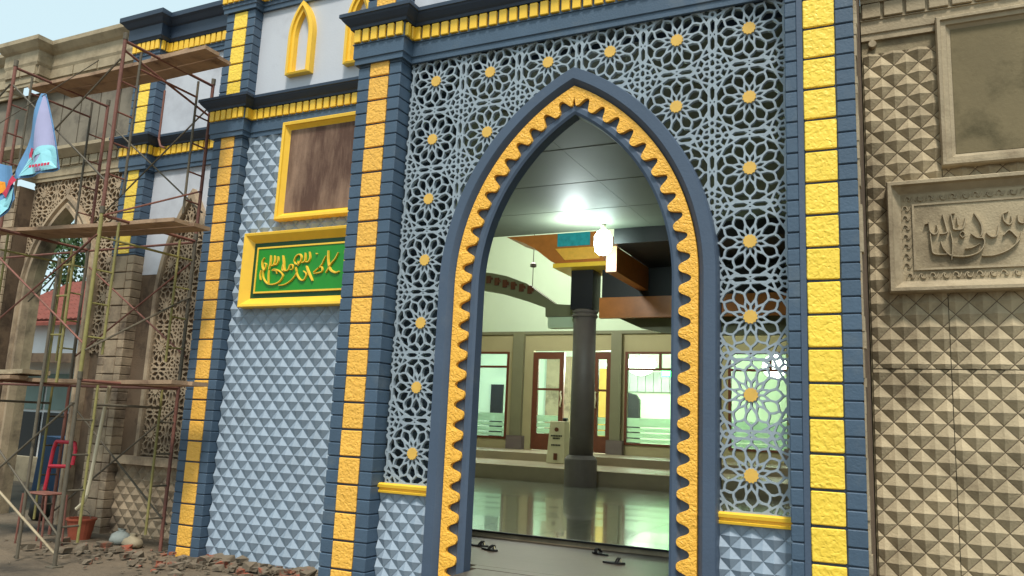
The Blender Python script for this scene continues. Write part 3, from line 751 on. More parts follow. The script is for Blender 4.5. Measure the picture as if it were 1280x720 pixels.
# ------------------------------------------------------------------ hall behind the gate
hall = empty('prayer_hall', (-6, 25, .9), 'lit prayer hall behind the arch with glazed doors, windows, olive wall and mint upper wall', 'building')
def part(name, m, *bx, parent=None, **k):
    mb = MB()
    for q in bx: mb.box(*q)
    return mb.build(name, m, parent or hall, **k)
Y5 = 25.0
ops = [(-13.9, -12.32, 1.22, 4.17), (-11.42, -8.62, .90, 4.21), (-8.16, -6.50, 1.22, 4.17), (-4.9, -2.9, 1.22, 4.17), (-2.4, -.5, 1.22, 4.17)]
xl = -14.5; bxs = []
for a, b2, c, d in ops:
    bxs.append((xl, a, Y5, Y5 + .2, .9, 4.75)); xl = b2
    if c > .95: bxs.append((a, b2, Y5, Y5 + .2, .9, c))
    bxs.append((a, b2, Y5, Y5 + .2, d, 4.75))
bxs.append((xl, 4, Y5, Y5 + .2, .9, 4.75))
part('lower_wall', M['olive'], *bxs)
part('wall_band', M['beamg'], (-14.5, 4, Y5 - .06, Y5 + .2, 4.755, 4.86))
part('upper_wall', M['mint'], (-14.5, 4, Y5 + .02, Y5 + .2, 4.865, 9.2))
for x0, x1 in ((-12.13, -11.73), (-8.60, -8.25), (-6.35, -6.05), (-3.2, -2.95)):
    pl = part('wall_pilaster', M['beamg'], (x0, x1, Y5 - .16, Y5 - .004, 1.35, 4.75))
    part('plinth', M['col'], (x0 - .08, x1 + .1, Y5 - .24, Y5 - .01, .905, 1.345), parent=pl)
def window(x0, x1, z0, z1, mull, trans):
    fr = part('window', M['wood'], (x0, x0 + .08, Y5 - .03, Y5 + .12, z0, z1), (x1 - .08, x1, Y5 - .03, Y5 + .12, z0, z1), (x0 + .08, x1 - .08, Y5 - .03, Y5 + .12, z0, z0 + .07),
              (x0 + .08, x1 - .08, Y5 - .03, Y5 + .12, z1 - .07, z1), (x0 + .08, x1 - .08, Y5 - .028, Y5 + .11, trans, trans + .07), *[(m_, m_ + .07, Y5 - .026, Y5 + .10, trans + .07, z1 - .07) for m_ in mull])
    part('pane', M['glass'], (x0 + .08, x1 - .08, Y5 + .03, Y5 + .04, z0 + .07, trans), parent=fr)
    part('pane', M['glass'], (x0 + .08, x1 - .08, Y5 + .03, Y5 + .04, trans + .07, z1 - .07), parent=fr)
    for a, b2 in ((z0 + .09, z0 + .2), (z0 + .24, z0 + .38), (z0 + .42, z0 + .54), (z0 + .58, z0 + .85)):
        part('frosted_stripe', M['frost'], (x0 + .085, x1 - .085, Y5 + .018, Y5 + .026, a, b2), parent=fr)
window(-13.9, -12.32, 1.22, 4.17, (), 3.62); window(-8.16, -6.50, 1.22, 4.17, (-7.05,), 3.58)
window(-4.9, -2.9, 1.22, 4.17, (-3.7,), 3.58); window(-2.4, -.5, 1.22, 4.17, (-1.7,), 3.58)
def door(x0, x1, hx, label=None):
    d = part('door', M['wood'], (x0, x0 + .18, Y5, Y5 + .1, .92, 4.16), (x1 - .16, x1, Y5, Y5 + .1, .92, 4.16), (x0 + .18, x1 - .16, Y5, Y5 + .1, .92, 1.45), (x0 + .18, x1 - .16, Y5, Y5 + .1, 3.93, 4.16))
    part('pane', M['glass'], (x0 + .18, x1 - .16, Y5 + .04, Y5 + .05, 1.45, 3.93), parent=d)
    part('crossbar', M['wood'], (x0 + .181, x1 - .161, Y5 + .02, Y5 + .07, 2.88, 2.95), parent=d)
    for a, b2 in ((1.47, 1.62), (1.66, 1.80), (1.84, 2.05)): part('frosted_stripe', M['frost'], (x0 + .185, x1 - .165, Y5 + .025, Y5 + .034, a, b2), parent=d)
    h = MB().path([(hx, Y5 - .01, 2.35), (hx, Y5 - .08, 2.40), (hx + .04, Y5 - .09, 2.6), (hx, Y5 - .08, 2.8), (hx, Y5 - .01, 2.85)], .03, 6).build('handle', M['cream'], d)
door(-11.40, -10.28, -10.36); door(-9.25, -8.63, -9.15)
# shell of hall and porch
struct(part('hall_side_wall', M['olive'], (-14.6, -14.4, 21.5, 25.1, -.3, 9.3))); bpy.data.objects['hall_side_wall'].parent = None; bpy.data.objects['hall_side_wall'].location = (0, 0, 0)
def room(name, m, *bx):
    mb = MB()
    for q in bx: mb.box(*q)
    return struct(mb.build(name, m))
room('porch_side_wall', M['mint'], (-12.35, -12.16, 9.31, 15.0, -.3, 5.9), (-12.35, -12.16, 15.0, 21.7, -.3, 9.3)); room('hall_return_wall', M['olive'], (-14.6, -12.16, 21.4, 21.6, -.3, 9.3))
room('porch_side_wall', M['olive'], (3.9, 4.1, 8.4, 32, -.3, 9.3))
room('hall_ceiling', M['white'], (-14.6, 4.1, 15.2, 32, 9.3, 9.5)); room('porch_bulkhead', M['beamg'], (-12.3, 4.1, 15.0, 15.2, 5.66, 9.5))
room('porch_front_lintel', M['blue_dark'], (-5.3, -.32, 7.21, 7.4, 5.42, 8.6))
room('bay_back_wall', M['olive'], (-8.85, -5.36, 8.46, 8.7, -.3, 5.9), (-.28, 4.1, 8.46, 8.7, -.3, 5.9), (-12.3, -8.5, 9.31, 9.45, -.3, 5.9), (-5.5, -5.36, 7.21, 8.46, -.3, 5.9), (-.32, -.28, 8.31, 8.46, -.3, 5.9))
pc = room('porch_ceiling', M['blue_dark'], (-5.3, -.32, 7.41, 8.6, 5.64, 5.9), (-8.85, 4.1, 8.6, 9.45, 5.64, 5.9), (-12.3, 4.1, 9.45, 15.0, 5.64, 5.9))
# panel runs stop at the side walls
yb_ = 7.22; i = 0
while yb_ < 14.9:
    w_ = .78
    xa_, xb_ = (-5.3, -.33) if yb_ < 8.6 else (-8.8, 4.0) if yb_ < 9.4 else (-12.15, 4.0)
    for a, b2 in ((-12.2, -8.3), (-8.295, -4.4), (-4.395, -.5), (-.495, 4.0)):
        a, b2 = max(a, xa_), min(b2, xb_)
        if b2 - a < .05: continue
        MB().box(a, b2, yb_ + .004, min(yb_ + w_ - .002, 14.98), 5.60 + (.004 if i % 2 else 0), 5.638).build('ceiling_panel', M['pvcc'], pc)
    yb_ += w_; i += 1
# free-standing arch left of the column, with brown letter-like marks
ar_top = [(-10.6, 5.54), (-9.83, 5.47), (-9.3, 5.40), (-8.9, 5.31), (-8.34, 5.10), (-7.89, 4.79), (-7.56, 4.57), (-7.05, 4.53)]
ar_bot = [(-7.05, 4.257), (-7.81, 4.267), (-7.82, 4.485), (-8.43, 4.70), (-9.1, 4.9), (-9.8, 5.03), (-10.6, 5.08)]
fa = empty('hall_arch', (-9, 17.9, 4.3), 'flat grey green arch with brown raised marks left of the dark column', 'arch')
ab = MB().prism(ar_top + ar_bot, 17.7, 18.0).build('arch_beam', M['beamg'], fa)
for k in range(6):
    x = -9.45 + k * .23; z = 5.14 + .09 - (k * .06 if k > 0 else 0)
    mb = MB().box(x, x + .11, 17.66, 17.698, z - .09, z + .10)
    mb.box(x + .112, x + .16, 17.665, 17.698, z - .02 * (k % 3), z + .05)
    mb.build('raised_mark', M['wood'], ab)
MB().prism([(-12.1, 4.2), (-12.1, 4.95), (-11.6, 5.25), (-10.605, 5.54), (-10.605, 5.08), (-11.3, 4.8), (-11.35, 4.2)], 17.7, 18.0).build('arch_beam', M['beamg'], fa)
MB().box(-7.75, -7.08, 17.72, 17.98, 4.0, 4.255).build('corbel', M['mint'], fa)
ra_ = empty('sloping_beam', (-5, 18, 3.8), 'olive sloping beam right of the dark column', 'beam')
MB().prism([(-6.40, 5.6), (-6.40, 4.42), (-6.2, 4.30), (-5.5, 3.99), (-5.0, 3.87), (-4.2, 3.80), (3.8, 3.80), (3.8, 5.6)], 17.8, 18.0).build('beam_web', M['beamg'], ra_)
ob = empty('timber_soffit', (-5.2, 17, 4.8), 'orange brown timber beams boxing in the dark soffit right of the capital', 'beam')
part('side_beam', M['woodo'], (-5.42, -5.2, 15.22, 19.2, 4.78, 5.3), parent=ob); part('cross_beam', M['woodo'], (-6.3, 3.8, 17.3, 17.45, 4.15, 4.62), parent=ob)
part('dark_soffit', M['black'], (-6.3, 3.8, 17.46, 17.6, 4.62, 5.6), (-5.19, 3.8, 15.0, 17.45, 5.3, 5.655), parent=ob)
# column with octagonal capital
cl = empty('column', (-6.76, 17.62, .47), 'tall dark round column on a wide base behind the arch opening', 'column')
CX, CY = -6.76, 17.62
MB().lathe(CX, CY, [(.37, .352), (.37, .96), (.34, 1.0), (.30, 1.05)], 32).build('base', M['col'], cl, smooth=False)
MB().lathe(CX, CY, [(.275, 1.05), (.27, 2.5), (.265, 4.22)], 32).build('shaft', M['col'], cl, smooth=True)
MB().lathe(CX, CY, [(.29, 4.21), (.31, 4.24), (.29, 4.27), (.27, 4.29), (.30, 4.32), (.31, 4.35), (.29, 4.38)], 32).build('collar', M['col'], cl)
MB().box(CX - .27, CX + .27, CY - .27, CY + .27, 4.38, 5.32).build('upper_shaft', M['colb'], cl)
cp = MB().prism([(-7.27, 5.40), (-7.42, 5.47), (-7.62, 5.62), (-7.85, 5.80), (-8.15, 5.96), (-8.6, 6.12), (-6.10, 6.12), (-6.10, 5.40)], 17.0, 18.1).build('capital', M['woodo'], cl)
MB().box(-7.34, -6.04, 16.95, 18.15, 5.30, 5.397).build('capital_rim', M['gold_s'], cp)
MB().prism([(-7.05, 5.47), (-7.3, 5.75), (-6.2, 5.75), (-6.2, 5.47)], 16.96, 16.998).build('capital_panel', M['gold_t'], cp)
MB().box(-7.25, -6.45, 16.96, 16.999, 5.80, 6.11).build('glass_panel', M['teal'], cp)
# lamp hanging under the porch ceiling edge
lp = empty('ceiling_lamp', (-5.27, 14.6, 5.6), 'glaring white bulb under the porch ceiling above the column', 'lamp')
MB().lathe(-5.27, 14.6, [(.05, 5.585), (.05, 5.52), (.035, 5.50)], 12).build('socket', M['cream'], lp)
MB().lathe(-5.27, 14.6, [(.03, 5.51), (.12, 5.46), (.17, 5.36), (.175, 5.2), (.15, 5.06), (.08, 5.0), (.01, 4.985)], 16).build('bulb', M['lamp'], lp, smooth=True)
def point(name, loc, e, c, r=.3):
    d = bpy.data.lights.new(name, 'POINT'); d.energy = e; d.color = c; d.shadow_soft_size = r
    o = bpy.data.objects.new(name, d); COL.objects.link(o); o.location = loc
point('bulb_light', (-5.70, 14.1, 5.15), 120, (.86, 1, .97), .1)
for lx, ly in ((-5.6, 8.85), (-5.35, 8.95)):
    cb = empty('ceiling_bulb', (lx, ly, 5.58), 'small unlit clear bulb hanging from the porch ceiling, ' + ('left one of two' if lx < -5.5 else 'right one of two'), 'lamp', 'unlit bulbs on the porch ceiling')
    MB().lathe(lx, ly, [(.02, 5.585), (.02, 5.54)], 8).build('socket', M['cream'], cb)
    MB().lathe(lx, ly, [(.01, 5.54), (.03, 5.51), (.03, 5.48), (.005, 5.46)], 10).build('bulb', M['pvc'], cb)
# chandelier, green sign and furniture seen through the glass
ch = empty('chandelier', (-9.1, 29.6, 4.9), 'bright round chandelier inside the hall behind the right window', 'chandelier')
MB().lathe(-9.05, 29.6, [(.15, 4.42), (.52, 4.34), (.60, 4.2), (.52, 4.02), (.38, 3.86), (.15, 3.76), (.02, 3.74)], 20).build('crystal_bowl', M['chand'], ch)
MB().tube((-9.05, 29.6, 5.25), (-9.05, 29.6, 4.42), .02).build('rod', M['cream'], ch)
ex = empty('led_sign', (-8.05, 29.0, 3.9), 'small bright green led sign inside the hall at the right window', 'sign')
MB().box(-8.1, -7.72, 29.0, 29.08, 3.66, 3.92).build('case', M['exit'], ex); MB().box(-8.03, -7.79, 28.98, 28.998, 3.72, 3.86).build('display', M['exitw'], ex)
room('hall_back_wall', M['mint'], (-18.5, 4, 31.3, 31.5, .9, 5.6)); room('hall_inner_side_wall', M['white'], (-18.7, -18.5, 25.1, 31.5, .9, 5.4))
room('hall_inner_ceiling', M['white'], (-18.5, 4, 25.22, 31.5, 5.3, 5.45))
mi = empty('mihrab_arch', (-10.3, 31, .9), 'black arched recess on the hall back wall seen through the right window', 'alcove')
MB().prism([(-10.55, .95), (-10.55, 2.9), (-10.40, 3.1), (-10.05, 3.18), (-9.7, 3.1), (-9.55, 2.9), (-9.55, .95)], 31.1, 31.28).build('recess', M['black'], mi)
cu = empty('wall_curtain', (-9.8, 31.2, 3.2), 'pale grey curtain above the black recess', 'curtain')
mb = MB()
for k in range(16): mb.box(-10.6 + k * .16, -10.6 + k * .16 + .15, 31.16 - .03 * (k % 2), 31.27, 3.22, 4.0)
mb.build('curtain_fold', M['curtain'], cu)
oc = empty('ochre_post', (-11.0, 31, .9), 'ochre coloured panel beside the black recess', 'panel'); MB().box(-11.3, -10.72, 31.0, 31.28, .92, 4.1).build('board', M['ochre'], oc)
dk = empty('inner_door', (-15.4, 31, .9), 'dark doorway at the back of the hall seen through the left window', 'door'); MB().box(-16.2, -15.62, 31.2, 31.28, .92, 3.4).build('leaf', M['black'], dk)
dk2 = empty('inner_door', (-13.4, 31, .9), 'grey panel at the back of the hall seen through the glazed left door', 'panel'); MB().box(-13.6, -12.5, 31.15, 31.28, .92, 4.6).build('leaf', M['cement'], dk2)
sp = empty('speaker', (-15.0, 30.5, 4.0), 'small black loudspeaker high on the wall in the left window', 'speaker'); MB().box(-15.0, -14.72, 30.6, 30.8, 3.75, 4.15).build('case', M['black'], sp, bevel=.02)
pr_ = empty('pendant_rod', (-8.8, 20, 5.6), 'thin pendant rod with a small dark hub against the mint wall', 'pendant')
MB().tube((-9.25, 20, 5.4), (-9.25, 20, 9.29), .012, 6).build('rod', M['col'], pr_)
MB().lathe(-9.25, 20, [(.03, 6.0), (.09, 6.02), (.09, 6.1), (.03, 6.14)], 10).build('hub', M['col'], pr_)
point('hall_light', (-9.5, 20.5, 7.6), 720, (1.0, 1.0, .92), .6); point('hall_light', (-3.0, 21.0, 7.0), 160, (.90, 1.0, .86), .6)
point('room_light', (-9.05, 26.9, 3.9), 900, (.84, 1.0, .84), .4); point('room_light', (-15.4, 27.6, 4.0), 260, (.8, .96, 1.0), .4); point('room_light', (-4.0, 28.2, 4.0), 60, (.90, 1.0, .84), .4)
# donation box
db = empty('donation_box', (-8.75, 21.1, .68), 'tall cream box with dark lettering standing left of the column', 'box')
bx = MB(); x0, x1, y0, y1 = -9.0, -8.5, 20.85, 21.25
bx.add([(x0 - .02, y0, .69), (x1 + .02, y0, .69), (x1 + .02, y1, .69), (x0 - .02, y1, .69), (x0 + .03, y0 + .08, 1.83), (x1 - .03, y0 + .08, 1.83), (x1 - .03, y1, 1.83), (x0 + .03, y1, 1.83)],
       [(0, 3, 2, 1), (4, 5, 6, 7), (0, 1, 5, 4), (1, 2, 6, 5), (2, 3, 7, 6), (3, 0, 4, 7)])
bb_ = bx.build('body', M['cream'], db, bevel=.012)
MB().lathe(0, 0, [(.06, 0), (.06, .012)], 14).build('emblem', M['wood'], bb_).matrix_world
o = bpy.data.objects['emblem']; o.data.transform(Matrix.Translation((-8.75, 20.89, 1.60)) @ Matrix.Rotation(R(90), 4, 'X'))
for z, w_, n in ((1.43, .34, 7), (1.36, .22, 5), (1.18, .28, 6)):
    mb = MB()
    for k in range(n): mb.box(-8.75 - w_/2 + k * w_/n, -8.75 - w_/2 + (k + .72) * w_/n, 20.85 + (z - .69) * .07 - .008, 20.85 + (z - .69) * .07 + .02, z - .022, z + .022)
    mb.build('lettering', M['black'], bb_)
MB().box(-8.80, -8.70, 20.84, 20.87, .78, .96).build('lock_plate', M['wood'], bb_)
MB().box(-8.62, -8.5, 20.95, 21.1, 1.835, 1.93).build('dispenser', M['black'], db, bevel=.02)
# sandals
def sandal(x, y, rz, flip, label):
    e = empty('sandal', (x, y, .28), label, 'sandal', 'black sandals left on the step')
    ca, sa = math.cos(rz), math.sin(rz); L = .235
    prof = []
    for i in range(20):
        t = 2 * math.pi * i / 20; u = math.cos(t) * L / 2; w_ = math.sin(t) * (.038 + .010 * math.cos(t) - .006 * math.cos(2 * t)); prof.append((u, w_ + .006 * flip * math.cos(t)))
    mb = MB(); n = 20
    for z in (.282, .300): mb.v += [(x + u * ca - v * sa, y + u * sa + v * ca, z) for u, v in prof]
    mb.f = [tuple(range(n))[::-1], tuple(range(n, 2*n))] + [(i, (i+1) % n, n + (i+1) % n, n + i) for i in range(n)]
    mb.build('sole', M['black'], e, bevel=.002)
    s = MB(); P = lambda u, v, z: (x + u * ca - v * sa, y + u * sa + v * ca, z)
    for d in (0, .022):
        pts = [P(.015 + d, -.044, .300), P(.03 + d, -.03, .327), P(.04 + d, 0, .338), P(.03 + d, .03, .327), P(.015 + d, .044, .300)]; s.path(pts, .009, 6)
    s.build('strap', M['black'], e)
    MB().path([P(.075, 0, .300), P(.06, 0, .335)], .006, 6).build('toe_post', M['cream'], e)
sandal(-4.37, 8.30, .1, 1, 'black sandal at the left jamb, partly behind its mate'); sandal(-4.14, 8.12, -.2, -1, 'black sandal lying in front of the pair by the left jamb')
sandal(-3.08, 8.70, 2.7, 1, 'black sandal near the dark step edge on the right'); sandal(-2.76, 8.22, .25, -1, 'black sandal nearest the right jamb, pointing right')

# ------------------------------------------------------------------ scaffold
sf = empty('scaffold', (-10, 7.4, -.25), 'rusty steel frame scaffold with worn yellow lower frames in front of the left wing', 'scaffold')
LV = [-.25, 2.02, 4.10, 6.45]
def post(x, y, z0, z1, m, r=.024, name='post'): return MB().tube((x, y, z0), (x, y, z1), r, 10).build(name, m, sf, smooth=False)
mats = [M['steel_g'], M['steel_y'], M['rust']]
for xi, x in enumerate((-9.07, -11.35)):
    for k in range(3):
        z0, z1 = LV[k], LV[k + 1] - .01
        for yy in (6.6, 8.11): 
            p_ = post(x, yy, z0 + .012, z1, mats[k] if yy < 7 else (M['rust'] if k != 1 else M['steel_g']))
            MB().tube((x, yy, z1 - .06), (x, yy, z1 + .03), .031, 10).build('coupler', M['steel_g'], p_)
        for yy in (6.86, 7.84): post(x, yy, z0 + .25, z1 - .12, mats[(k + 1) % 3] if k != 1 else M['steel_y'], .017, 'ladder_upright')
        MB().tube((x, 6.6, z1 - .08), (x, 8.11, z1 - .08), .021).build('head_rail', M['rust'], sf)
        MB().tube((x, 6.86, z1 - .36), (x, 7.84, z1 - .36), .016).build('inner_rail', mats[k], sf)
        for q in range(4):
            zz = z0 + .45 + q * .42
            MB().tube((x, 6.61, zz), (x, 6.86, zz), .013, 6).build('rung', mats[k], sf); MB().tube((x, 7.84, zz), (x, 8.10, zz), .013, 6).build('rung', mats[k], sf)
for k, m in ((0, M['steel_g']), (1, M['rust']), (2, M['steel_g'])):
    for yy in (6.57, 8.14):
        a, b2 = LV[k] + .35, LV[k + 1] - .35
        MB().tube((-9.07, yy, b2), (-11.35, yy, a), .013, 6).build('cross_brace', m, sf); MB().tube((-9.07, yy + .03, a), (-11.35, yy + .03, b2), .013, 6).build('cross_brace', m, sf)
        if yy < 7: MB().tube((-11.35, yy, b2), (-13.6, yy, a), .013, 6).build('cross_brace', m, sf); MB().tube((-11.35, yy + .03, a), (-13.6, yy + .03, b2), .013, 6).build('cross_brace', m, sf)
MB().tube((-9.05, 6.6, 4.0), (-9.05, 8.1, 4.75), .013, 6).build('depth_brace', M['rust'], sf); MB().tube((-9.05, 8.1, 3.2), (-9.05, 6.6, 2.3), .013, 6).build('depth_brace', M['steel_g'], sf)
MB().tube((-9.09, 6.6, 6.25), (-9.09, 8.12, 5.9), .016, 6).build('depth_brace', M['rust'], sf)
for x, y, z in ((-9.07, 6.6, -.25), (-9.07, 8.11, -.25), (-11.35, 8.11, -.25)): MB().box(x - .07, x + .07, y - .07, y + .07, z, z + .012).build('foot_plate', M['steel_g'], sf)
post(-9.80, 6.62, -.24, 3.5, M['steel_g'], .02); post(-9.55, 6.64, 1.9, 3.55, M['steel_y'], .018); post(-9.82, 6.68, 1.9, 3.5, M['steel_y'], .018)
for zz in (2.5, 3.0, 3.4): MB().tube((-9.80, 6.64, zz), (-9.55, 6.64, zz), .012, 6).build('rung', M['steel_y'], sf)
MB().tube((-12.4, 6.62, 1.6), (-9.1, 6.6, -.1), .016, 6).build('cross_brace', M['cement_l'], sf); MB().tube((-12.3, 7.9, 3.2), (-10.2, 7.6, 4.3), .013, 6).build('cross_brace', M['steel_g'], sf)
for yy in (6.6, 8.11):
    for k in range(3): post(-13.65, yy, LV[k] + .012, LV[k + 1] - .01, mats[k])
for k in (1, 2): MB().tube((-9.07, 8.12, LV[k] - .1), (-13.65, 8.12, LV[k] - .1), .018).build('ledger', M['rust'], sf)
MB().path([(-8.95, 7.2, 5.9), (-8.95, 7.2, 5.2), (-8.90, 7.2, 5.1), (-8.82, 7.2, 5.07)], .014, 6).build('hook_bar', M['rust'], sf)
def plank(x0, x1, y0, y1, z, th, label, tilt=0, group='scaffold planks', m='plank'):
    n = 8; mb = MB(); r_ = random.Random(label)
    for i in range(n + 1):
        x = x0 + (x1 - x0) * i / n; sg = -.02 * math.sin(math.pi * i / n) + tilt * (i / n - .5) + r_.uniform(-.004, .004)
        mb.v += [(x, y0 + r_.uniform(-.006, .006), z + sg), (x, y1, z + sg), (x, y1, z + th + sg), (x, y0, z + th + sg)]
    for i in range(n):
        a = i * 4; b2 = a + 4
        for k in range(4): mb.f.append((a + k, a + (k + 1) % 4, b2 + (k + 1) % 4, b2 + k))
    mb.f += [(0, 1, 2, 3), (n*4, n*4+1, n*4+2, n*4+3)]
    o = mb.build('plank', M[m], None); tag(o, label, 'plank', group)
plank(-11.9, -8.22, 7.15, 7.40, 6.36, .05, 'top level scaffold plank nearest the viewer'); plank(-11.6, -8.28, 7.42, 7.66, 6.36, .05, 'top level scaffold plank next to the wall side')
plank(-9.3, -8.6, 7.19, 7.36, 6.415, .045, 'short board lying on the top scaffold level', m='plank')
plank(-12.1, -8.25, 7.0, 7.25, 4.03, .05, 'middle level scaffold plank nearest the viewer', tilt=-.12); plank(-11.8, -8.2, 7.28, 7.55, 4.03, .05, 'middle level scaffold plank behind the front one', tilt=-.12)
plank(-12.6, -10.9, 6.9, 7.15, 1.95, .05, 'low level scaffold plank at the left, overlapping'); plank(-11.3, -8.15, 7.17, 7.42, 1.94, .05, 'low level scaffold plank spanning to the blue pilaster'); plank(-11.6, -8.1, 7.45, 7.7, 1.94, .05, 'rear low level scaffold plank')
plank(-12.4, -10.8, 7.0, 7.4, 2.03, .06, 'pale loose board lying on the low scaffold level', m='cement_l')
# red stool, hose, pots, sacks
st = empty('plastic_chair', (-10.66, 7.6, .3), 'chair with bright red back frame and dull rusty legs behind the scaffold post', 'chair')
def bent(pts, r): return MB().path(pts, r, 8)
bent([(-10.89, 7.62, .45), (-10.85, 7.64, 1.0), (-10.81, 7.64, 1.12), (-10.45, 7.66, 1.12), (-10.41, 7.66, 1.02), (-10.41, 7.64, .82)], .026).build('back_frame', M['red'], st)
bent([(-10.83, 7.6, .78), (-10.43, 7.62, .80)], .026).build('lower_rail', M['red'], st)
MB().box(-10.87, -10.43, 7.32, 7.62, .42, .445).build('seat', M['rust'], st, bevel=.012)
for x, y in ((-10.89, 7.32), (-10.41, 7.32), (-10.89, 7.62), (-10.41, 7.62)): MB().tube((x, y, .42), (x + (.03 if x > -10.6 else -.03), y, -.25), .016, 8, .013).build('leg', M['rust'], st)
hp = empty('white_pipe', (-10.3, 7.8, .2), 'white plastic pipe hanging from the low planks and bent at its foot', 'pipe')
bent([(-10.0, 7.75, 1.96), (-10.12, 7.78, 1.3), (-10.22, 7.8, .6), (-10.25, 7.8, .42), (-10.31, 7.8, .30), (-10.42, 7.8, .22)], .026).build('pipe_run', M['pvc'], hp)
wp = empty('white_pipe', (-8.95, 8.4, 2.5), 'short white pipe upright against the blue pilaster above the low planks', 'pipe'); bent([(-9.02, 8.35, 2.9), (-9.05, 8.35, 3.45), (-9.08, 8.33, 3.5)], .02).build('pipe_run', M['pvc'], wp)
edge = MB(); re_ = random.Random(9); z = -.28
while z < 5.4:
    h = re_.uniform(.05, .22); w_ = re_.uniform(.008, .026); edge.box(-.308, -.306 + w_, 6.80 + re_.uniform(-.006, .01), 6.90, z, z + h - .002); z += h
edge.build('mortar_smear', M['cement_l'], gate)
pt = empty('bucket', (-10.75, 8.15, -.25), 'terracotta coloured bucket on the dirt by the scaffold foot', 'bucket')
MB().lathe(-10.75, 8.15, [(.14, -.25), (.19, .02), (.205, .02), (.205, .045), (.17, .045), (.13, -.2)], 20).build('pot', M['terra'], pt)
MB().path([(-10.75 + .2 * math.cos(t), 8.15, .03 + .13 * math.sin(t)) for t in [math.pi * i / 8 for i in range(9)]], .006, 5).build('handle', M['steel_g'], pt)
def sack(x, y, s, label, m):
    mb = MB(); r_ = random.Random(int(x * 100)); n = 14; rows = [(.55, 0), (.95, .12), (1.0, .3), (.85, .5), (.45, .62), (.25, .70), (.38, .78)]
    for rr_, z in rows:
        for i in range(n):
            t = 2 * math.pi * i / n; q = rr_ * (1 + r_.uniform(-.09, .09)); mb.v.append((x + s * .5 * q * math.cos(t), y + s * .42 * q * math.sin(t), -.25 + z * s * .8 + r_.uniform(-.01, .01)))
    for k in range(len(rows) - 1):
        for i in range(n): mb.f.append((k*n+i, k*n+(i+1) % n, (k+1)*n+(i+1) % n, (k+1)*n+i))
    mb.f += [tuple(range(n))[::-1], tuple(range((len(rows)-1)*n, len(rows)*n))]
    o = mb.build('sack', M[m], None, smooth=True); tag(o, label, 'sack', 'sacks by the left wing')
sack(-9.95, 8.2, .34, 'pale greenish sack left of the other, beside the bare wall base', 'curtain'); sack(-9.60, 8.1, .30, 'beige sack of cement nearer the blue pilaster', 'cement_l')
bg_ = empty('black_bag', (-12.8, 9.0, -.25), 'dark bag slumped on the ground behind the scaffold', 'bag')
mb = MB(); mb.lathe(-12.9, 9.0, [(.10, -.25), (.17, -.15), (.15, .05), (.08, .25), (.04, .33)], 12).build('body', M['black'], bg_, smooth=True)
# rubble: chunks on the dirt
rk = MB(); rr = random.Random(4)
for i in range(330):
    if i < 170: x, y = rr.gauss(-8.3, 1.0), rr.gauss(7.55, .35)
    elif i < 300: x, y = rr.uniform(-8.3, -5.4), rr.gauss(7.95, .16)
    else: x, y = rr.uniform(-13, -6), rr.uniform(5.2, 8.4)
    if y > 8.12 or (x < -8.2 and x > -8.9 and y > 7.98) or (-5.5 < x and y > 6.7): continue
    s = rr.choice((.012, .015, .02, .028, .04, .055)) * rr.uniform(.6, 1.4); z = -.25 + rr.uniform(0, .03) * (2 if i < 260 else 1)
    vs = [(x + rr.uniform(.5, 1.2) * s * sx, y + rr.uniform(.5, 1.2) * s * sy, z + rr.uniform(.3, 1) * s * sz) for sx in (-1, 1) for sy in (-1, 1) for sz in (-.4, 1)]
    rk.add(vs, [(0, 1, 3, 2), (4, 6, 7, 5), (0, 4, 5, 1), (2, 3, 7, 6), (0, 2, 6, 4), (1, 5, 7, 3)])
md = MB(); mr_ = random.Random(8); nx_, ny_ = 60, 7
for i in range(nx_ + 1):
    for j in range(ny_ + 1):
        x = -8.25 + 2.85 * i / nx_; y = 8.165 - .42 * j / ny_
        h = .10 * (1 - j / ny_) ** 1.6 * (.55 + .45 * math.sin(i * .31) * math.sin(i * .117 + 1)) + mr_.uniform(0, .008)
        md.v.append((x, y, -.262 + max(h, 0) if j < ny_ else -.28))
for i in range(nx_):
    for j in range(ny_): a = i * (ny_ + 1) + j; md.f.append((a, a + 1, a + ny_ + 2, a + ny_ + 1))
tag(md.build('sand_drift', M['rock'], None), kind='stuff', label='low drift of sand and dust along the foot of the blue wall')
tag(rk.build('rubble', M['rock'], None), kind='stuff', label='stone and brick rubble scattered on the dirt', )
# pennants
def cloth(name, P, m, parent, n=10, wav=.03, y=6.5, th=.004):
    """P: four corners (x,z): top-left, top-right, bottom-right, bottom-left"""
    mb = MB()
    for s in (0, th):
        for i in range(n + 1):
            for j in range(n + 1):
                u, v = i / n, j / n
                x = (P[0][0]*(1-u) + P[1][0]*u)*(1-v) + (P[3][0]*(1-u) + P[2][0]*u)*v; z = (P[0][1]*(1-u) + P[1][1]*u)*(1-v) + (P[3][1]*(1-u) + P[2][1]*u)*v
                mb.v.append((x, y + s + wav * math.sin(x * 13 + z * 4) , z))
    k = (n + 1) ** 2
    for i in range(n):
        for j in range(n):
            a = i*(n+1)+j; mb.f.append((a, a+1, a+n+2, a+n+1)); mb.f.append((a+k, a+k+n+1, a+k+n+2, a+k+1))
    for i in range(n):
        for a, b2 in ((i, i+1), (n*(n+1)+i, n*(n+1)+i+1), (i*(n+1), (i+1)*(n+1)), (i*(n+1)+n, (i+1)*(n+1)+n)): mb.f.append((a, b2, b2+k, a+k))
    return mb.build(name, m, parent)
f1 = empty('pennant', (-10.4, 6.5, 5.75), 'tall tapering blue and lilac pennant with pale mosque print and red marks', 'flag', 'cloth pennants at the far left')
cloth('cloth', [(-10.50, 5.80), (-10.43, 5.80), (-9.86, 4.66), (-10.78, 4.60)], M['flag'], f1, y=6.50)
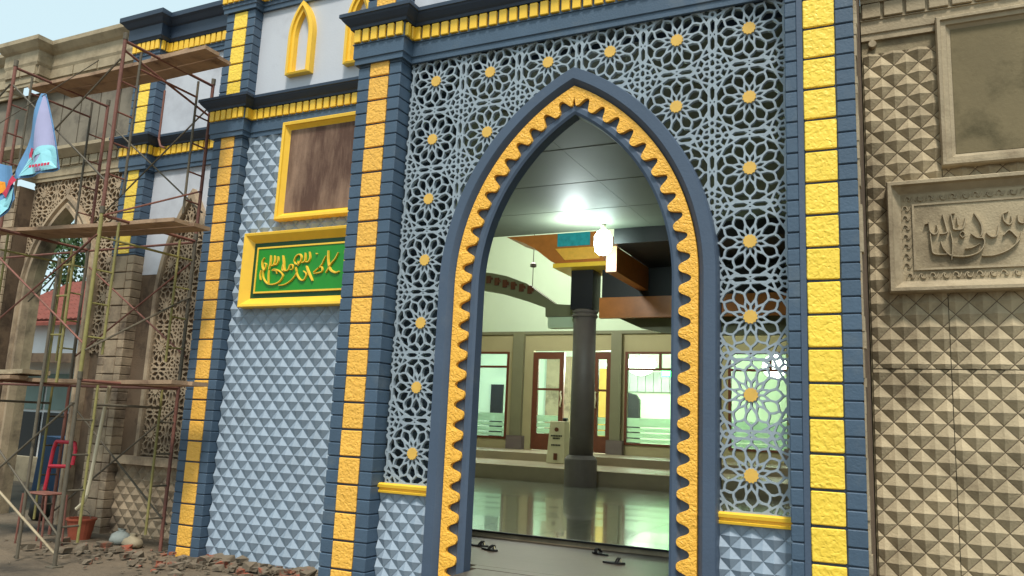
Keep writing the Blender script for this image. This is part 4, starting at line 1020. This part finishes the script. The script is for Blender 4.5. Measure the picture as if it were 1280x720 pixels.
cloth('lilac_print', [(-10.45, 5.76), (-10.42, 5.76), (-9.90, 4.68), (-10.48, 4.66)], M['flagp'], f1, y=6.488)
dm = [(-10.66, 4.63), (-9.92, 4.68), (-9.93, 4.82)] + [(-10.20 + .24 * math.cos(t), 4.86 + .17 * math.sin(t)) for t in [math.pi * i / 10 for i in range(1, 10)]] + [(-10.45, 4.86), (-10.52, 5.0), (-10.58, 4.86)]
def flat(name, pts, y, m, parent, wav=.03, th=.003):
    mb = MB(); n = len(pts); c = (sum(p[0] for p in pts) / n, sum(p[1] for p in pts) / n)
    f = lambda x, z: wav * math.sin(x * 13 + z * 4)
    q = []
    for i in range(n):
        a, b2 = pts[i], pts[(i + 1) % n]
        for s in range(3): q.append((a[0] + (b2[0] - a[0]) * s / 3, a[1] + (b2[1] - a[1]) * s / 3))
    mb.v = [(c[0], y + f(*c), c[1])] + [(x, y + f(x, z), z) for x, z in q] + [(c[0] + (x - c[0]) * .5, y + f(c[0] + (x - c[0]) * .5, c[1] + (z - c[1]) * .5), c[1] + (z - c[1]) * .5) for x, z in q]
    k = len(q)
    for i in range(k): j = (i + 1) % k; mb.f += [(0, 1 + k + i, 1 + k + j), (1 + k + i, 1 + i, 1 + j, 1 + k + j)]
    return mb.build(name, m, parent)
flat('mosque_print', dm, 6.478, M['flagl'], f1)
for k in range(7): MB().box(-10.42 + k * .062, -10.42 + k * .062 + .042, 6.43, 6.436, 4.715, 4.75).build('print_mark', M['redp'], f1)
flat('red_print', [(-10.56, 4.93), (-10.50, 5.02), (-10.40, 4.98), (-10.45, 4.90), (-10.42, 4.84), (-10.54, 4.86)], 6.468, M['redp'], f1)
f2 = empty('pennant', (-10.9, 6.45, 4.7), 'blue pennant with orange and red white patches at the left edge of the view', 'flag', 'cloth pennants at the far left')
cloth('cloth', [(-11.3, 4.9), (-10.80, 4.78), (-10.62, 4.30), (-11.1, 3.95)], M['flag'], f2, y=6.46)
flat('pale_print', [(-11.0, 4.3), (-10.66, 4.46), (-10.66, 4.30), (-11.05, 4.0), (-11.15, 4.1)], 6.445, M['flagl'], f2)
flat('orange_patch', [(-11.2, 4.62), (-10.95, 4.58), (-10.9, 4.46), (-11.1, 4.36)], 6.44, M['orange'], f2); flat('red_patch', [(-10.95, 4.42), (-10.70, 4.63), (-10.62, 4.56), (-10.86, 4.34)], 6.43, M['redp'], f2)
MB().tube((-11.6, 6.5, 5.4), (-9.4, 6.5, 6.1), .006, 5).build('cord', M['steel_g'], f1)

# ------------------------------------------------------------------ beyond the open arch
hs = empty('neighbour_house', (-23, 17, -.25), 'house with red tiled roof and grey white walls seen through the far left arch', 'house')
MB().box(-27, -17.2, 16.4, 22, -.5, 4.4).build('wall', M['bwall'], hs)
rf = MB(); rf.add([(-27.4, 15.9, 4.15), (-17, 15.9, 4.15), (-17, 19, 6.0), (-27.4, 19, 6.0), (-27.4, 15.9, 4.05), (-17, 15.9, 4.05), (-17, 19, 5.9), (-27.4, 19, 5.9)],
                  [(0, 1, 2, 3), (4, 7, 6, 5), (0, 4, 5, 1), (1, 5, 6, 2), (2, 6, 7, 3), (3, 7, 4, 0)]); rf = rf.build('roof', M['roof'], hs)
tl = MB()
for i in range(46):
    for j in range(9):
        x = -27.3 + i * .225; y = 15.95 + j * .34; z = 4.17 + (y - 15.9) * .597
        tl.add([(x, y, z + .05), (x + .21, y, z + .05), (x + .21, y + .36, z + .04 + .215), (x, y + .36, z + .04 + .215), (x + .105, y, z + .10), (x + .105, y + .36, z + .30)], [(0, 4, 5, 3), (4, 1, 2, 5), (0, 1, 4)])
tag(tl.build('roof_tiles', M['roof'], rf), kind='stuff')
MB().box(-27, -17.2, 15.2, 16.35, 3.0, 3.12).build('awning', M['col'], hs); MB().box(-27, -17.2, 15.15, 15.2, 2.85, 3.12).build('fascia_board', M['cement_d'], hs)
for k in range(7): MB().box(-26.6 + k * 1.35, -26.6 + k * 1.35 + 1.2, 16.34, 16.38, 1.5, 2.6).build('shutter', M['teald'], hs)
for k in range(7): MB().box(-26.6 + k * 1.35, -26.6 + k * 1.35 + 1.2, 16.34, 16.38, -.2, 1.42).build('shop_opening', M['black'], hs)
tp = empty('blue_tarp', (-16.8, 12.4, -.25), 'dark blue tarpaulin over a stall behind the bare pillar', 'tarp'); MB().prism([(-17.6, -.25), (-17.5, .95), (-16.2, .9), (-16.0, -.25)], 12.0, 12.6).build('sheet', M['bluebin'], tp)
lwall = empty('low_wall', (-17, 13.2, -.25), 'low pale wall behind the scaffold left of the wing', 'wall'); MB().box(-24, -15.4, 13.2, 13.4, -.25, .35).build('masonry', M['cement_l'], lwall)
def tree(x, y, zt, r, label, n=2600):
    e = empty('tree', (x, y, -.25), label, 'tree', 'trees behind the neighbour house')
    MB().tube((x, y, -.3), (x + .1, y, zt - r), .16, 10, .09).build('trunk', M['bark'], e)
    b_ = MB(); rr_ = random.Random(int(x * 10))
    for k in range(5): t = k * 1.25; b_.tube((x + .1, y, zt - r * 1.2), (x + r * .7 * math.cos(t), y + r * .7 * math.sin(t), zt - r * .3), .06, 6, .02)
    b_.build('limb', M['bark'], e)
    cl_ = [(x + rr_.uniform(-r, r) * .8, y + rr_.uniform(-r, r) * .6, zt + rr_.uniform(-r, r) * .6, rr_.uniform(.3, .55) * r) for _ in range(16)]
    c_ = MB()
    for i in range(n):
        cx, cy, cz, cr = rr_.choice(cl_); v = Vector((rr_.gauss(0, 1), rr_.gauss(0, 1), rr_.gauss(0, 1))).normalized() * cr * rr_.uniform(.6, 1.05)
        p = Vector((cx, cy, cz)) + v; a = Vector((rr_.gauss(0, 1), rr_.gauss(0, 1), rr_.gauss(0, 1))).normalized(); b3 = a.orthogonal().normalized(); s = rr_.uniform(.07, .13)
        c_.add([p - a * s, p + b3 * s * .5, p + a * s, p - b3 * s * .5], [(0, 1, 2, 3)])
    c_.build('crown', M['leaf'], e, fix=False)
tree(-34, 22, 8.2, 2.4, 'leafy green tree above the red roof, left one'); tree(-29.5, 21.5, 7.6, 2.2, 'leafy green tree above the red roof, right one')

bpy.context.view_layer.update()
